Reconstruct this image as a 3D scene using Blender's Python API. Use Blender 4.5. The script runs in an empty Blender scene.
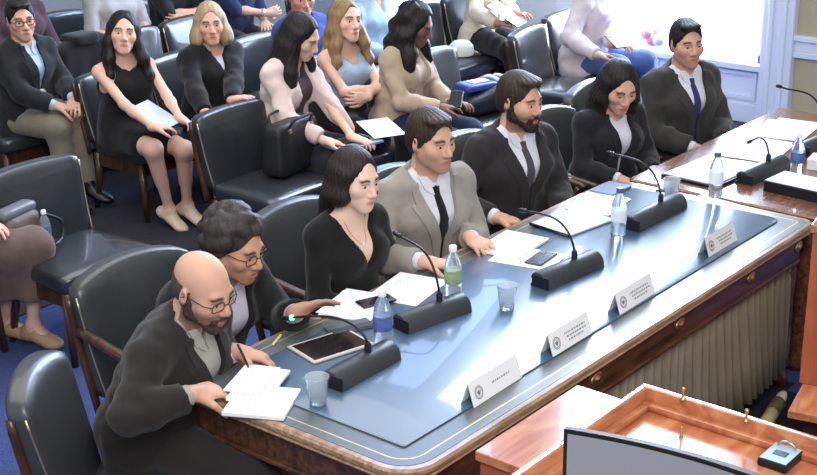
import bpy, bmesh, math, random
import numpy as np
from mathutils import Vector, Matrix

S = bpy.context.scene
COL = S.collection
PI = math.pi

# ------------------------------------------------------------------ camera, world, lights, exposure
def make_camera():
    yaw, pitch, roll = .688, .349, -.013
    d = Vector((math.cos(pitch)*math.cos(yaw), math.cos(pitch)*math.sin(yaw), -math.sin(pitch)))
    r = Vector((math.sin(yaw), -math.cos(yaw), 0)); u = r.cross(d)
    c, s = math.cos(roll), math.sin(roll)
    r2 = c*r + s*u; u2 = -s*r + c*u
    M = Matrix(((r2.x, u2.x, -d.x), (r2.y, u2.y, -d.y), (r2.z, u2.z, -d.z))).to_4x4()
    M.translation = (-2.624, -2.16, 2.724)
    cd = bpy.data.cameras.new('camera'); cam = bpy.data.objects.new('camera', cd); COL.objects.link(cam)
    cam.matrix_world = M
    cd.sensor_fit = 'HORIZONTAL'; cd.sensor_width = 36; cd.lens = 36*1373/817
    cd.clip_start = .05; cd.clip_end = 60
    S.camera = cam
make_camera()

W = bpy.data.worlds.new('world'); S.world = W; W.use_nodes = True
bg = W.node_tree.nodes['Background']; bg.inputs[0].default_value = (.80, .90, 1, 1); bg.inputs[1].default_value = .62

def area(name, loc, target, sx, sy, power, color):
    l = bpy.data.lights.new(name, 'AREA'); l.shape = 'RECTANGLE'; l.size = sx; l.size_y = sy; l.energy = power; l.color = color
    o = bpy.data.objects.new(name, l); COL.objects.link(o); o.location = loc
    o.rotation_euler = (Vector(target)-Vector(loc)).to_track_quat('-Z', 'Y').to_euler()
    return o
area('ceiling_lamp', (1.2, 2.6, 4.2), (1.2, 2.4, 0), 4.5, 3.5, 105, (1, .97, .93))  # one broad area light for the room's ceiling lamps, out of view
area('ceiling_lamp', (-2.2, -2.4, 4.2), (.6, .9, .8), 2.5, 2.0, 150, (1, .96, .92))  # added fill light from the camera side, no fixture there
S.view_settings.view_transform = 'Standard'; S.view_settings.look = 'None'
S.view_settings.exposure = .35; S.view_settings.gamma = 1; S.view_settings.use_curve_mapping = False
WINDOW_GLOW = 18.0

# ------------------------------------------------------------------ materials
MATS = {}
def hexc(h):
    h = h.lstrip('#'); v = [int(h[i:i+2], 16)/255 for i in (0, 2, 4)]
    return tuple(x/12.92 if x <= .04045 else ((x+.055)/1.055)**2.4 for x in v)
def mat(name, col, rough=.6, spec=.5, metal=0, bump=0, bscale=60, var=0, vscale=8, stretch=(1,1,1), coat=0, trans=0, ior=1.45, sheen=0, attr=None, emit=0, alpha=1):
    if name in MATS: return MATS[name]
    m = bpy.data.materials.new(name); m.use_nodes = True; nt = m.node_tree; b = nt.nodes['Principled BSDF']
    if isinstance(col, str): col = hexc(col)
    b.inputs['Base Color'].default_value = (*col, 1); b.inputs['Roughness'].default_value = rough
    b.inputs['Specular IOR Level'].default_value = spec; b.inputs['Metallic'].default_value = metal
    b.inputs['Coat Weight'].default_value = coat; b.inputs['Transmission Weight'].default_value = trans; b.inputs['IOR'].default_value = ior
    b.inputs['Sheen Weight'].default_value = sheen; b.inputs['Alpha'].default_value = alpha
    if emit:
        b.inputs['Emission Color'].default_value = (*col, 1); b.inputs['Emission Strength'].default_value = emit
    L = nt.links
    if var or bump:
        tc = nt.nodes.new('ShaderNodeTexCoord'); mp = nt.nodes.new('ShaderNodeMapping'); mp.inputs['Scale'].default_value = stretch
        L.new(tc.outputs['Object'], mp.inputs[0])
    src = None
    if attr:
        a = nt.nodes.new('ShaderNodeAttribute'); a.attribute_name = attr; src = a.outputs['Color']
    if var:
        n = nt.nodes.new('ShaderNodeTexNoise'); n.inputs['Scale'].default_value = vscale; n.inputs['Detail'].default_value = 5
        L.new(mp.outputs[0], n.inputs['Vector'])
        mx = nt.nodes.new('ShaderNodeMix'); mx.data_type = 'RGBA'; mx.blend_type = 'MULTIPLY'; mx.inputs['Factor'].default_value = 1
        cr = nt.nodes.new('ShaderNodeValToRGB'); e = cr.color_ramp.elements
        e[0].position = .3; e[0].color = (1-var, 1-var, 1-var, 1); e[1].position = .7; e[1].color = (1, 1, 1, 1)
        L.new(n.outputs[0], cr.inputs[0]); L.new(cr.outputs[0], mx.inputs['B'])
        if src: L.new(src, mx.inputs['A'])
        else: mx.inputs['A'].default_value = (*col, 1)
        src = mx.outputs['Result']
    if src: L.new(src, b.inputs['Base Color'])
    if bump:
        n2 = nt.nodes.new('ShaderNodeTexNoise'); n2.inputs['Scale'].default_value = bscale; n2.inputs['Detail'].default_value = 4
        L.new(mp.outputs[0], n2.inputs['Vector'])
        bp = nt.nodes.new('ShaderNodeBump'); bp.inputs['Strength'].default_value = bump; bp.inputs['Distance'].default_value = .01
        L.new(n2.outputs[0], bp.inputs['Height']); L.new(bp.outputs[0], b.inputs['Normal'])
    MATS[name] = m
    return m
def wood(name, c1, c2, scale=3, stretch=(1, 12, 12), rough=.35, coat=.2):
    if name in MATS: return MATS[name]
    m = mat(name, c1, rough=rough, coat=coat); nt = m.node_tree; L = nt.links; b = nt.nodes['Principled BSDF']
    tc = nt.nodes.new('ShaderNodeTexCoord'); mp = nt.nodes.new('ShaderNodeMapping'); mp.inputs['Scale'].default_value = stretch
    n = nt.nodes.new('ShaderNodeTexNoise'); n.inputs['Scale'].default_value = scale; n.inputs['Detail'].default_value = 6; n.inputs['Distortion'].default_value = .6
    cr = nt.nodes.new('ShaderNodeValToRGB'); e = cr.color_ramp.elements
    e[0].position = .35; e[0].color = (*hexc(c1), 1); e[1].position = .68; e[1].color = (*hexc(c2), 1)
    L.new(tc.outputs['Object'], mp.inputs[0]); L.new(mp.outputs[0], n.inputs['Vector']); L.new(n.outputs[0], cr.inputs[0]); L.new(cr.outputs[0], b.inputs['Base Color'])
    return m

# ------------------------------------------------------------------ mesh helpers
def link(o, parent=None):
    COL.objects.link(o)
    if parent is not None: o.parent = parent
    return o
def mesh_obj(name, verts, faces, m=None, parent=None, smooth=True):
    me = bpy.data.meshes.new(name); me.from_pydata([tuple(v) for v in verts], [], [tuple(f) for f in faces]); me.validate(); me.update()
    if smooth: me.polygons.foreach_set('use_smooth', [True]*len(me.polygons))
    o = bpy.data.objects.new(name, me)
    if m is not None: me.materials.append(m)
    return link(o, parent)
def np_obj(name, V, Q, m=None, parent=None):
    me = bpy.data.meshes.new(name); nv, nf = len(V), len(Q)
    me.vertices.add(nv); me.vertices.foreach_set('co', np.asarray(V, np.float32).ravel())
    me.loops.add(nf*4); me.loops.foreach_set('vertex_index', np.asarray(Q, np.int32).ravel())
    me.polygons.add(nf); me.polygons.foreach_set('loop_start', np.arange(0, nf*4, 4, dtype=np.int32))
    me.polygons.foreach_set('use_smooth', np.ones(nf, bool))
    me.update(calc_edges=True); me.validate()
    o = bpy.data.objects.new(name, me)
    if m is not None: me.materials.append(m)
    return link(o, parent)
def bm_obj(name, bm, m=None, parent=None, smooth=False, angle=None):
    me = bpy.data.meshes.new(name); bmesh.ops.recalc_face_normals(bm, faces=bm.faces); bm.to_mesh(me); bm.free()
    if smooth: me.polygons.foreach_set('use_smooth', [True]*len(me.polygons))
    if angle: me.set_sharp_from_angle(angle=angle)
    o = bpy.data.objects.new(name, me)
    if m is not None: me.materials.append(m)
    return link(o, parent)
def empty(name, loc, rz=0, label=None, cat=None, group=None):
    o = bpy.data.objects.new(name, None); o.empty_display_size = .1; o.location = loc; o.rotation_euler = (0, 0, rz); link(o)
    tag(o, label, cat, group); return o
def tag(o, label=None, cat=None, group=None, kind=None):
    if label: o['label'] = label
    if cat: o['category'] = cat
    if group: o['group'] = group
    if kind: o['kind'] = kind
    return o
def copy_tree(o, parent=None):
    c = o.copy(); COL.objects.link(c)
    if parent is not None: c.parent = parent
    for ch in list(o.children): copy_tree(ch, c)
    return c
def box(bm, x0, x1, y0, y1, z0, z1, bevel=0, seg=2, M=None):
    r = bmesh.ops.create_cube(bm, size=1)
    vs = r['verts']
    for v in vs: v.co = Vector(((x0+x1)/2+v.co.x*(x1-x0), (y0+y1)/2+v.co.y*(y1-y0), (z0+z1)/2+v.co.z*(z1-z0)))
    if bevel:
        es = list({e for v in vs for e in v.link_edges})
        r = bmesh.ops.bevel(bm, geom=es, offset=bevel, segments=seg, affect='EDGES', profile=.5)
        vs = list({v for f in r['faces'] for v in f.verts} | {v for v in vs if v.is_valid})
    if M is not None:
        for v in vs: v.co = M @ v.co
    return vs
def bbox_obj(name, b, m, parent=None, bevel=.004, seg=2, smooth=False):
    bm = bmesh.new(); box(bm, *b, bevel=bevel, seg=seg)
    return bm_obj(name, bm, m, parent, smooth=smooth)
def tube_geo(pts, rad, n=8, cap=True):
    pts = [Vector(p) for p in pts]; k = len(pts)
    rads = rad if hasattr(rad, '__len__') else [rad]*k
    V, F = [], []; up = None
    for i, p in enumerate(pts):
        t = (pts[min(i+1, k-1)]-pts[max(i-1, 0)]).normalized()
        if up is None:
            up = Vector((0, 0, 1)) if abs(t.z) < .9 else Vector((1, 0, 0))
        s = t.cross(up).normalized(); up = s.cross(t).normalized()
        for j in range(n):
            a = 2*PI*j/n; V.append(p+rads[i]*(math.cos(a)*s+math.sin(a)*up))
    for i in range(k-1):
        for j in range(n):
            F.append((i*n+j, i*n+(j+1) % n, (i+1)*n+(j+1) % n, (i+1)*n+j))
    if cap:
        F.append(tuple(range(n-1, -1, -1))); F.append(tuple((k-1)*n+j for j in range(n)))
    return V, F
def tube(name, pts, rad, m, parent=None, n=8):
    V, F = tube_geo(pts, rad, n); return mesh_obj(name, V, F, m, parent)
def bez(pts, n=12):
    # Catmull-Rom through the points
    P = [Vector(p) for p in pts]; P = [2*P[0]-P[1]]+P+[2*P[-1]-P[-2]]; out = []
    for i in range(1, len(P)-2):
        for j in range(n):
            t = j/n; a, b, c, d = P[i-1:i+3]
            out.append(.5*((2*b)+(c-a)*t+(2*a-5*b+4*c-d)*t*t+(3*b-a-3*c+d)*t**3))
    out.append(P[-2]); return out
def lathe_geo(prof, n=24, c=(0, 0, 0)):
    V, F = [], []; k = len(prof)
    for r, z in prof:
        for j in range(n):
            a = 2*PI*j/n; V.append((c[0]+r*math.cos(a), c[1]+r*math.sin(a), c[2]+z))
    for i in range(k-1):
        for j in range(n): F.append((i*n+j, i*n+(j+1) % n, (i+1)*n+(j+1) % n, (i+1)*n+j))
    F.append(tuple(range(n-1, -1, -1))); F.append(tuple((k-1)*n+j for j in range(n)))
    return V, F
def lathe(name, prof, m, parent=None, n=24, c=(0, 0, 0)):
    V, F = lathe_geo(prof, n, c); o = mesh_obj(name, V, F, m, parent); o.data.set_sharp_from_angle(angle=.9); return o
def rbox(name, w, d, h, r, m, parent=None, seg=5, n=8, deform=None, smooth=True):
    """a padded, rounded box centred in x and y, z from 0 to h; deform bends its points"""
    bm = bmesh.new(); bmesh.ops.create_cube(bm, size=2)
    bmesh.ops.subdivide_edges(bm, edges=bm.edges[:], cuts=n, use_grid_fill=True)
    hw = Vector((w/2, d/2, h/2))
    for v in bm.verts:
        q = Vector((v.co.x*hw.x, v.co.y*hw.y, v.co.z*hw.z))
        inner = Vector([max(-hw[i]+r, min(hw[i]-r, q[i])) for i in range(3)])
        o = q-inner
        # spread the grid so that corners become round
        if o.length > 1e-6: q = inner+o.normalized()*r
        q.z += h/2
        v.co = Vector(deform(q)) if deform else q
    return bm_obj(name, bm, m, parent, smooth=smooth)

# ------------------------------------------------------------------ organic surfaces: a distance field meshed with surface nets
def vv(*a): return np.array(a, np.float32)
def nrm(a): a = np.asarray(a, np.float32); return a/max(np.linalg.norm(a), 1e-9)
class Field:
    def __init__(s): s.ops = []
    def _box(s, pts, r):
        P = np.asarray(pts, np.float32); return P.min(0)-r, P.max(0)+r
    def cone(s, a, b, ra, rb, k=.01, mode='add'):
        a = np.asarray(a, np.float32); b = np.asarray(b, np.float32); ab = b-a; L = max(float(ab@ab), 1e-10)
        def f(x, y, z):
            px, py, pz = x-a[0], y-a[1], z-a[2]
            t = np.clip((px*ab[0]+py*ab[1]+pz*ab[2])/L, 0, 1)
            return np.sqrt((px-t*ab[0])**2+(py-t*ab[1])**2+(pz-t*ab[2])**2)-(ra+t*(rb-ra))
        s.ops.append((f, *s._box([a, b], max(ra, rb)), k, mode)); return s
    def ell(s, c, r, M=None, k=.01, mode='add'):
        c = np.asarray(c, np.float32); r = np.asarray(r if hasattr(r, '__len__') else (r, r, r), np.float32); mn = float(r.min())
        M = np.eye(3, dtype=np.float32) if M is None else np.asarray(M, np.float32)    # columns: local axes
        def f(x, y, z):
            px, py, pz = x-c[0], y-c[1], z-c[2]
            l = [(px*M[0, i]+py*M[1, i]+pz*M[2, i]) for i in range(3)]
            k0 = np.sqrt(sum((l[i]/r[i])**2 for i in range(3))); k1 = np.sqrt(sum((l[i]/r[i]**2)**2 for i in range(3)))
            return k0*(k0-1)/np.maximum(k1, 1e-6)
        e = np.sqrt(((M*r)**2).sum(1)); s.ops.append((f, c-e, c+e, k, mode)); return s
    def seg(s, a, b, wa, da, wb, db, ex, k=.03, mode='add', pw=2.3):
        """an elliptic stretch of trunk between a and b"""
        a = np.asarray(a, np.float32); b = np.asarray(b, np.float32); ab = b-a; L = float(ab@ab); ez = nrm(ab); ex = nrm(ex-ez*(ex@ez)); ey = np.cross(ez, ex)
        def f(x, y, z):
            px, py, pz = x-a[0], y-a[1], z-a[2]
            t = np.clip((px*ab[0]+py*ab[1]+pz*ab[2])/L, 0, 1)
            qx, qy, qz = px-t*ab[0], py-t*ab[1], pz-t*ab[2]
            w = wa+t*(wb-wa); d = da+t*(db-da); m = np.minimum(w, d)
            lx = np.abs(qx*ex[0]+qy*ex[1]+qz*ex[2])/w; ly = np.abs(qx*ey[0]+qy*ey[1]+qz*ey[2])/d; lz = np.abs(qx*ez[0]+qy*ez[1]+qz*ez[2])/(m*.7)
            return ((lx**pw+ly**pw+lz**pw)**(1/pw)-1)*m
        s.ops.append((f, *s._box([a, b], max(wa, wb, da, db)), k, mode)); return s
    def fn(s, f, lo, hi, k=.0, mode='cut'):
        s.ops.append((f, np.asarray(lo, np.float32), np.asarray(hi, np.float32), k, mode)); return s
    @staticmethod
    def _comb(cur, d, k, mode):
        if mode == 'add':
            if k <= 0: return np.minimum(cur, d)
            h = np.maximum(k-np.abs(cur-d), 0)/k; return np.minimum(cur, d)-h*h*k*.25
        if mode == 'cut':
            d = -d
            if k <= 0: return np.maximum(cur, d)
            h = np.maximum(k-np.abs(cur-d), 0)/k; return np.maximum(cur, d)+h*h*k*.25
        if mode == 'disp': return cur+d
    def at(s, P):
        P = np.asarray(P, np.float32); x, y, z = P[:, 0], P[:, 1], P[:, 2]; cur = np.full(len(P), .5, np.float32)
        for f, lo, hi, k, mode in s.ops:
            cur = s._comb(cur, f(x, y, z), k, mode)
        return cur
    def mesh(s, h, fine=()):
        los = [o[1] for o in s.ops if o[4] == 'add']; his = [o[2] for o in s.ops if o[4] == 'add']
        lo = np.min(los, 0)-.025; hi = np.max(his, 0)+.025
        ax = []
        for i in range(3):
            c = [lo[i]]
            iv = [(f[0][i], f[1][i], f[2]) for f in fine]
            while c[-1] < hi[i]:
                p = c[-1]; st = h
                for a, b, hf in iv:
                    if a <= p <= b: st = min(st, hf)
                    elif p < a < p+st: st = max(min(st, a-p), hf)
                c.append(p+st)
            ax.append(np.array(c, np.float32))
        n = [len(a) for a in ax]; Vf = np.full(n, .05, np.float32); mg = .02
        for f, l, u, k, mode in s.ops:
            e = mg+k
            i0 = [max(int(np.searchsorted(ax[i], l[i]-e))-1, 0) for i in range(3)]; i1 = [min(int(np.searchsorted(ax[i], u[i]+e))+1, n[i]) for i in range(3)]
            if any(i1[i] <= i0[i] for i in range(3)): continue
            sl = tuple(slice(i0[i], i1[i]) for i in range(3))
            x = ax[0][sl[0]][:, None, None]; y = ax[1][sl[1]][None, :, None]; z = ax[2][sl[2]][None, None, :]
            Vf[sl] = s._comb(Vf[sl], f(x, y, z).astype(np.float32), k, mode)
        return nets(Vf, ax)
def nets(Vf, ax):
    ins = Vf < 0
    c = [ins[i:ins.shape[0]-1+i, j:ins.shape[1]-1+j, k:ins.shape[2]-1+k] for i in (0, 1) for j in (0, 1) for k in (0, 1)]
    cnt = sum(q.astype(np.int8) for q in c); act = (cnt > 0) & (cnt < 8)
    I, J, K = np.nonzero(act); idx = np.full(act.shape, -1, np.int32); idx[I, J, K] = np.arange(len(I))
    acc = np.zeros((len(I), 3), np.float32); num = np.zeros(len(I), np.float32)
    co = [(i, j, k) for i in (0, 1) for j in (0, 1) for k in (0, 1)]
    val = {q: Vf[I+q[0], J+q[1], K+q[2]] for q in co}
    for a in co:
        for d in range(3):
            if a[d]: continue
            b = list(a); b[d] = 1; b = tuple(b); va, vb = val[a], val[b]
            mk = (va < 0) != (vb < 0); t = np.where(mk, va/np.where(mk, va-vb, 1), 0)
            p = np.stack([np.full(len(I), a[i], np.float32) for i in range(3)], 1); p[:, d] += t
            acc += p*mk[:, None]; num += mk
    acc /= np.maximum(num, 1)[:, None]; G = (I, J, K); P = np.empty_like(acc)
    for i in range(3):
        A = ax[i]; P[:, i] = A[G[i]]+acc[:, i]*(A[G[i]+1]-A[G[i]])
    Q = []
    for d in range(3):
        o = [i for i in range(3) if i != d]
        lo = [slice(None)]*3; hi = [slice(None)]*3; lo[d] = slice(0, -1); hi[d] = slice(1, None)
        for q in o: lo[q] = slice(1, -1); hi[q] = slice(1, -1)
        A = ins[tuple(lo)]; B = ins[tuple(hi)]
        E = np.nonzero(A != B); fl = A[E]
        g = [E[0], E[1], E[2]]; g = [g[i]+(1 if i != d else 0) for i in range(3)]
        def cell(da, db):
            h = list(g); h[o[0]] = h[o[0]]-da; h[o[1]] = h[o[1]]-db; return idx[h[0], h[1], h[2]]
        q = np.stack([cell(1, 1), cell(0, 1), cell(0, 0), cell(1, 0)], 1)
        if d == 1: fl = ~fl
        q[~fl] = q[~fl][:, ::-1]; Q.append(q)
    Q = np.concatenate(Q); Q = Q[(Q >= 0).all(1)]
    return P, Q
def keep_large(P, Q, frac=.05):
    """drop stray crumbs: keep only connected pieces above a share of the vertices"""
    n = len(P); lab = np.arange(n)
    while True:
        m = lab[Q].min(1); new = lab.copy()
        for i in range(4): np.minimum.at(new, Q[:, i], m)
        new = new[new]
        if (new == lab).all(): break
        lab = new
    cnt = np.bincount(lab, minlength=n); ok = cnt[lab] >= frac*n
    r = np.cumsum(ok)-1; Q = Q[ok[Q].all(1)]
    return P[ok], r[Q]
def folds(seed, amp, kx=40, n=5, stretch=(1, 1, .5)):
    rg = np.random.RandomState(seed); ks = []
    for i in range(n):
        v = nrm(rg.normal(size=3)*np.array(stretch))*kx*rg.uniform(.6, 1.5); ks.append((v.astype(np.float32), rg.uniform(0, 6.28)))
    def f(x, y, z):
        s = 0
        for v, p in ks: s = s+np.sin(v[0]*x+v[1]*y+v[2]*z+p+1.5*np.sin(v[1]*.37*x+v[2]*.41*y+v[0]*.35*z))
        return (amp/n*1.6)*s-amp*.35
    return f
BIG = (vv(-5, -5, -5), vv(5, 5, 5))
def fold_op(F, seed, amp, kx=40, stretch=(1, 1, .5)):
    los = np.min([o[1] for o in F.ops if o[4] == 'add'], 0); his = np.max([o[2] for o in F.ops if o[4] == 'add'], 0)
    F.fn(folds(seed, amp, kx, 5, stretch), los, his, 0, 'disp'); F.fn(folds(seed+77, amp*.3, kx*2.1, 4, (1, 1, .8)), los, his, 0, 'disp')

# ------------------------------------------------------------------ people
def Rz(a): c, s = math.cos(a), math.sin(a); return np.array([[c, -s, 0], [s, c, 0], [0, 0, 1]], np.float32)
def Rx(a): c, s = math.cos(a), math.sin(a); return np.array([[1, 0, 0], [0, c, -s], [0, s, c]], np.float32)
def Ry(a): c, s = math.cos(a), math.sin(a); return np.array([[c, 0, s], [0, 1, 0], [-s, 0, c]], np.float32)
def rad(d): return d*PI/180
def ik(a, c, l1, l2, pole):
    d = c-a; D = float(np.linalg.norm(d)); mx = (l1+l2)*.995
    if D > mx: k = D/mx; l1 *= k; l2 *= k
    u = d/D; x = (l1*l1-l2*l2+D*D)/(2*D); h = math.sqrt(max(l1*l1-x*x, 0)); p = nrm(pole-u*(pole@u)); return a+u*x+p*h
def skin_mat(): return mat('skin', (1, 1, 1), rough=.5, spec=.35, attr='tone', bump=.12, bscale=220)
def cloth(name, col, rough=.92, bump=.25, bscale=320, var=.12, sheen=.15): return mat(name, col, rough=rough, spec=.2, bump=bump, bscale=bscale, var=var, vscale=22, sheen=sheen)
def lapel_mat(m):
    n = m.name+'_lapel'
    if n not in MATS:
        q = m.copy(); q.name = n; MATS[n] = q
        for l in list(q.node_tree.links):
            if l.to_node.type == 'BUMP': q.node_tree.links.remove(l)
    return MATS[n]
def hair_mat(name, col, rough=.5): return mat(name, col, rough=rough, spec=.35, bump=.4, bscale=130, var=.35, vscale=60, stretch=(1, 1, .22))

class Person:
    def __init__(s, label, crown, heading, face=None, pitch=8, roll=0, lean=6, side=0, neck=0, twist=0, fem=False, hz=.545, wide=1., belly=0, hs=1., skin='#D9A58C', near=True, group=None, part_of_view='all', crown_is='crown'):
        s.label, s.fem, s.near, s.wide, s.belly, s.hs, s.skin = label, fem, near, wide, belly, hs, hexc(skin)
        s.h0 = .009 if near else .012; s.hf = .0036 if near else .0055
        th = rad(heading); s.th = th; s.Rw = Rz(th-PI/2); fa = th if face is None else rad(face)
        s.HR = Rz(fa-th)@Rx(-rad(pitch))@Ry(rad(roll))
        L = rad(lean); crown = np.array(crown, np.float32)
        A = Ry(rad(side))@Rx(-L*.7); B = Ry(rad(side))@Rx(-L); T = Rz(rad(twist)); Nk = Ry(rad(side*.6))@Rx(-L*.8-rad(neck))
        def chain(st):
            w = A@vv(0, -.005, .17*st); c = w+B@vv(0, .012, .175*st); nb = c+B@T@vv(0, -.02, .165*st)
            hp = nb+Nk@vv(0, .012, .085*st**.5); hc = hp+s.HR@vv(0, .022, .078)*hs
            return w, c, nb, hp, hc, hc+s.HR@vv(0, -.01, .117)*hs
        st = 1.
        for i in range(30):
            o = chain(st)[5]; st *= 1+.8*((crown[2]-hz)-o[2])/.75
            st = min(max(st, .82), 1.12)
        s.st = st; s.W, s.C, s.N, s.HP, s.HC, cr = chain(st); s.UT = B@T
        off = s.Rw@cr; s.P = vv(crown[0]-off[0], crown[1]-off[1], hz)
        s.cr_w = s.P+s.Rw@cr
        if abs(s.cr_w[2]-crown[2]) > .01: print('CROWN', label[:30], round(float(s.cr_w[2]-crown[2]), 3), round(st, 2))
        ex, ey, ez = s.UT[:, 0], s.UT[:, 1], s.UT[:, 2]; s.ex, s.ey, s.ez = ex, ey, ez
        sw = (.15 if fem else .175)*wide
        s.S = {'R': s.N+ex*sw-ez*.066*st+ey*.005, 'L': s.N-ex*sw-ez*.066*st+ey*.005}
        s.al = (.275*st, .25*st); s.E, s.Wr, s.hand = {}, {}, {}
        s.hip = {'R': vv(.085, .02, 0), 'L': vv(-.085, .02, 0)}; s.K, s.An, s.toe = {}, {}, {}
        s.root = empty('person', (s.P[0], s.P[1], 0), th-PI/2, label, 'person', group)
        s.lift = hz
        for q, sg in (('R', 1), ('L', -1)):
            s.arm(q, None); s.leg(q, None, None)
    def loc(s, p): return s.Rw.T@(np.array(p, np.float32)-s.P)
    def dloc(s, d): return nrm(s.Rw.T@np.array(d, np.float32))
    def arm(s, q, wrist, dirn=None, normal=None, curl=25, pole=None, spread=1.):
        """wrist, finger direction and palm normal in the room's coordinates"""
        sg = 1 if q == 'R' else -1
        w = s.hip[q]+vv(sg*.02, .27, .13) if wrist is None else s.loc(wrist)
        d = nrm(vv(-sg*.5, .8, -.2)) if dirn is None else s.dloc(dirn)
        n = vv(0, 0, -1) if normal is None else s.dloc(normal)
        n = nrm(n-d*(n@d)); p = nrm(vv(sg*.55, -.35, -.75)) if pole is None else s.dloc(pole)
        s.Wr[q] = w; s.E[q] = ik(s.S[q], w, *s.al, p); s.hand[q] = (d, n, curl, spread)
    def leg(s, q, knee, ankle, toe=None):
        sg = 1 if q == 'R' else -1
        k = s.hip[q]+vv(sg*.035, .415, -.035) if knee is None else s.loc(knee)
        a = vv(k[0], k[1]-.03, .085-s.lift) if ankle is None else s.loc(ankle)
        s.K[q] = k; s.An[q] = a; s.toe[q] = nrm(vv(sg*.12, 1, 0)) if toe is None else s.dloc(toe)
    # ---- volumes shared by the body and its clothes; g is how far they stand off
    def trunk(s, F, g, top=True, lower=True, k=.05):
        f, w = s.fem, s.wide; bl = s.belly; ex = s.ex; hx = vv(1, 0, 0)
        hw, hd = (.17, .115) if f else (.165, .12); ww, wd = (.125, .09) if f else (.148, .108); cw, cd = (.142, .10) if f else (.168, .118)
        if lower: F.seg(vv(0, -.015, -.02), s.W*.55, hw*w+g, hd+g, (ww+.02)*w+g, wd+bl*.7+g, hx, k)
        F.seg(s.W*.5+vv(0, bl*.4, 0), s.W+vv(0, bl*.4, 0), (ww+.015)*w+g, wd+bl*.8+g, ww*w+g, wd+bl*.6+g, hx, k)
        F.seg(s.W, s.C, ww*w+g, wd+bl*.5+g, cw*w+g, cd+g, ex, k)
        F.seg(s.C, s.N-s.ez*.05*s.st-s.ey*.01, cw*w+g, cd+g, cw*.86*w+g, cd*.72+g, ex, k)
        for q in 'RL':
            F.cone(s.N-s.ez*.04, s.S[q], .044+g, .043+g, .03); F.cone(s.N+s.ez*.025, s.S[q]+s.ez*.008, .034+g*.8, .032+g*.8, .045)
        if f:
            for sg in (1, -1): F.ell(s.C+s.ex*sg*.062+s.ey*.062+s.ez*.0, (.06+g, .05+g, .058+g), s.UT, .05)
    def arms(s, F, g, qs='RL', upto=1., slim=1.):
        m = .88 if s.fem else 1.
        for q in qs:
            S_, E, Wq = s.S[q], s.E[q], s.Wr[q]
            F.ell(S_+(E-S_)*.08-s.ex*(.006 if q == 'R' else -.006), .043*m*slim+g, k=.02)
            if upto >= .99: F.cone(S_, E, .043*m*slim+g, .037*m*slim+g, .018)
            else:
                F.cone(S_, S_+(E-S_)*min(upto*2, 1), .046*m*slim+g, (.046-.008*min(upto*2, 1))*m*slim+g, .022)
            if upto > .5:
                t = (upto-.5)*2; M_ = E+(Wq-E)*t; F.cone(E, E+(M_-E)*.35, .038*m*slim+g, .039*m*slim+g, .02); F.cone(E+(M_-E)*.3, M_, .039*m*slim+g, .026*m+g, .02)
    def legs(s, F, g, qs='RL', upto=1., k=.03):
        for q in qs:
            H, K, A = s.hip[q], s.K[q], s.An[q]
            if upto <= .5: F.cone(H, H+(K-H)*upto*2, .088+g, .088-.03*upto*2+g, k); continue
            F.cone(H, K, .088+g, .056+g, k); F.ell(K, .055+g, k=.03); t = (upto-.5)*2; e = K+(A-K)*t
            back = nrm(np.cross(nrm(A-K), vv(1, 0, 0))); back = back if back[1] < 0 else -back
            F.cone(K, e, .05+g, (.05-.018*t)+g, k); F.cone(K+(e-K)*.12+back*.012, K+(e-K)*min(.55, 1)+back*.008, .046+g, .036+g, k)
    def hp(s, *p): return s.HC+s.HR@vv(*p)*s.hs
    def head(s, F):
        H, R, u = s.hp, s.HR, s.hs; f = s.fem
        def e(c, r, k=.014, mode='add', M=R): F.ell(H(*c), np.array(r)*u, M, k, mode)
        e((0, -.014, .036), (.0745, .094, .081), .01); e((0, .034, -.02), (.061, .062, .088), .03)
        jw = .042 if f else .05
        for sg in (1, -1):
            F.cone(H(sg*jw, .008, -.056), H(sg*.014, .072, -.097), .021*u, .019*u, .03); e((sg*.042, .058, -.022), (.024, .026, .022), .03)
        e((0, .078, -.1), (.021, .016, .016), .022); F.cone(H(-.034, .078, .021), H(.034, .078, .021), .014*u, .014*u, .02)
        F.cone(H(0, .09, .012), H(0, .113, -.031), .0085*u, .012*u, .012)
        for sg in (1, -1): e((sg*.012, .101, -.037), (.0095, .012, .008), .009)
        for sg in (1, -1): e((sg*.032, .1, .001), (.019, .014, .0105), .012, 'cut'); e((sg*.032, .077, .001), (.0175, .0125, .0125), .006)
        e((0, .083, -.068), (.03, .02, .022), .02); e((0, .094, -.0635), (.022, .0085, .0055), .008); e((0, .0935, -.0735), (.019, .009, .0062), .008)
        e((0, .104, -.0685), (.024, .008, .0016), .003, 'cut')
        for sg in (1, -1):
            M = R@Rz(sg*rad(-25))@Rx(rad(-10)); e((sg*.077, -.012, -.008), (.0085, .021, .033), .008, 'add', M); e((sg*.0855, -.008, -.004), (.007, .011, .019), .006, 'cut', M)
        nr = .047 if f else .058
        F.cone(H(0, -.018, -.05), s.N-s.ez*.02, nr*u, nr*1.08, .03)
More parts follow.
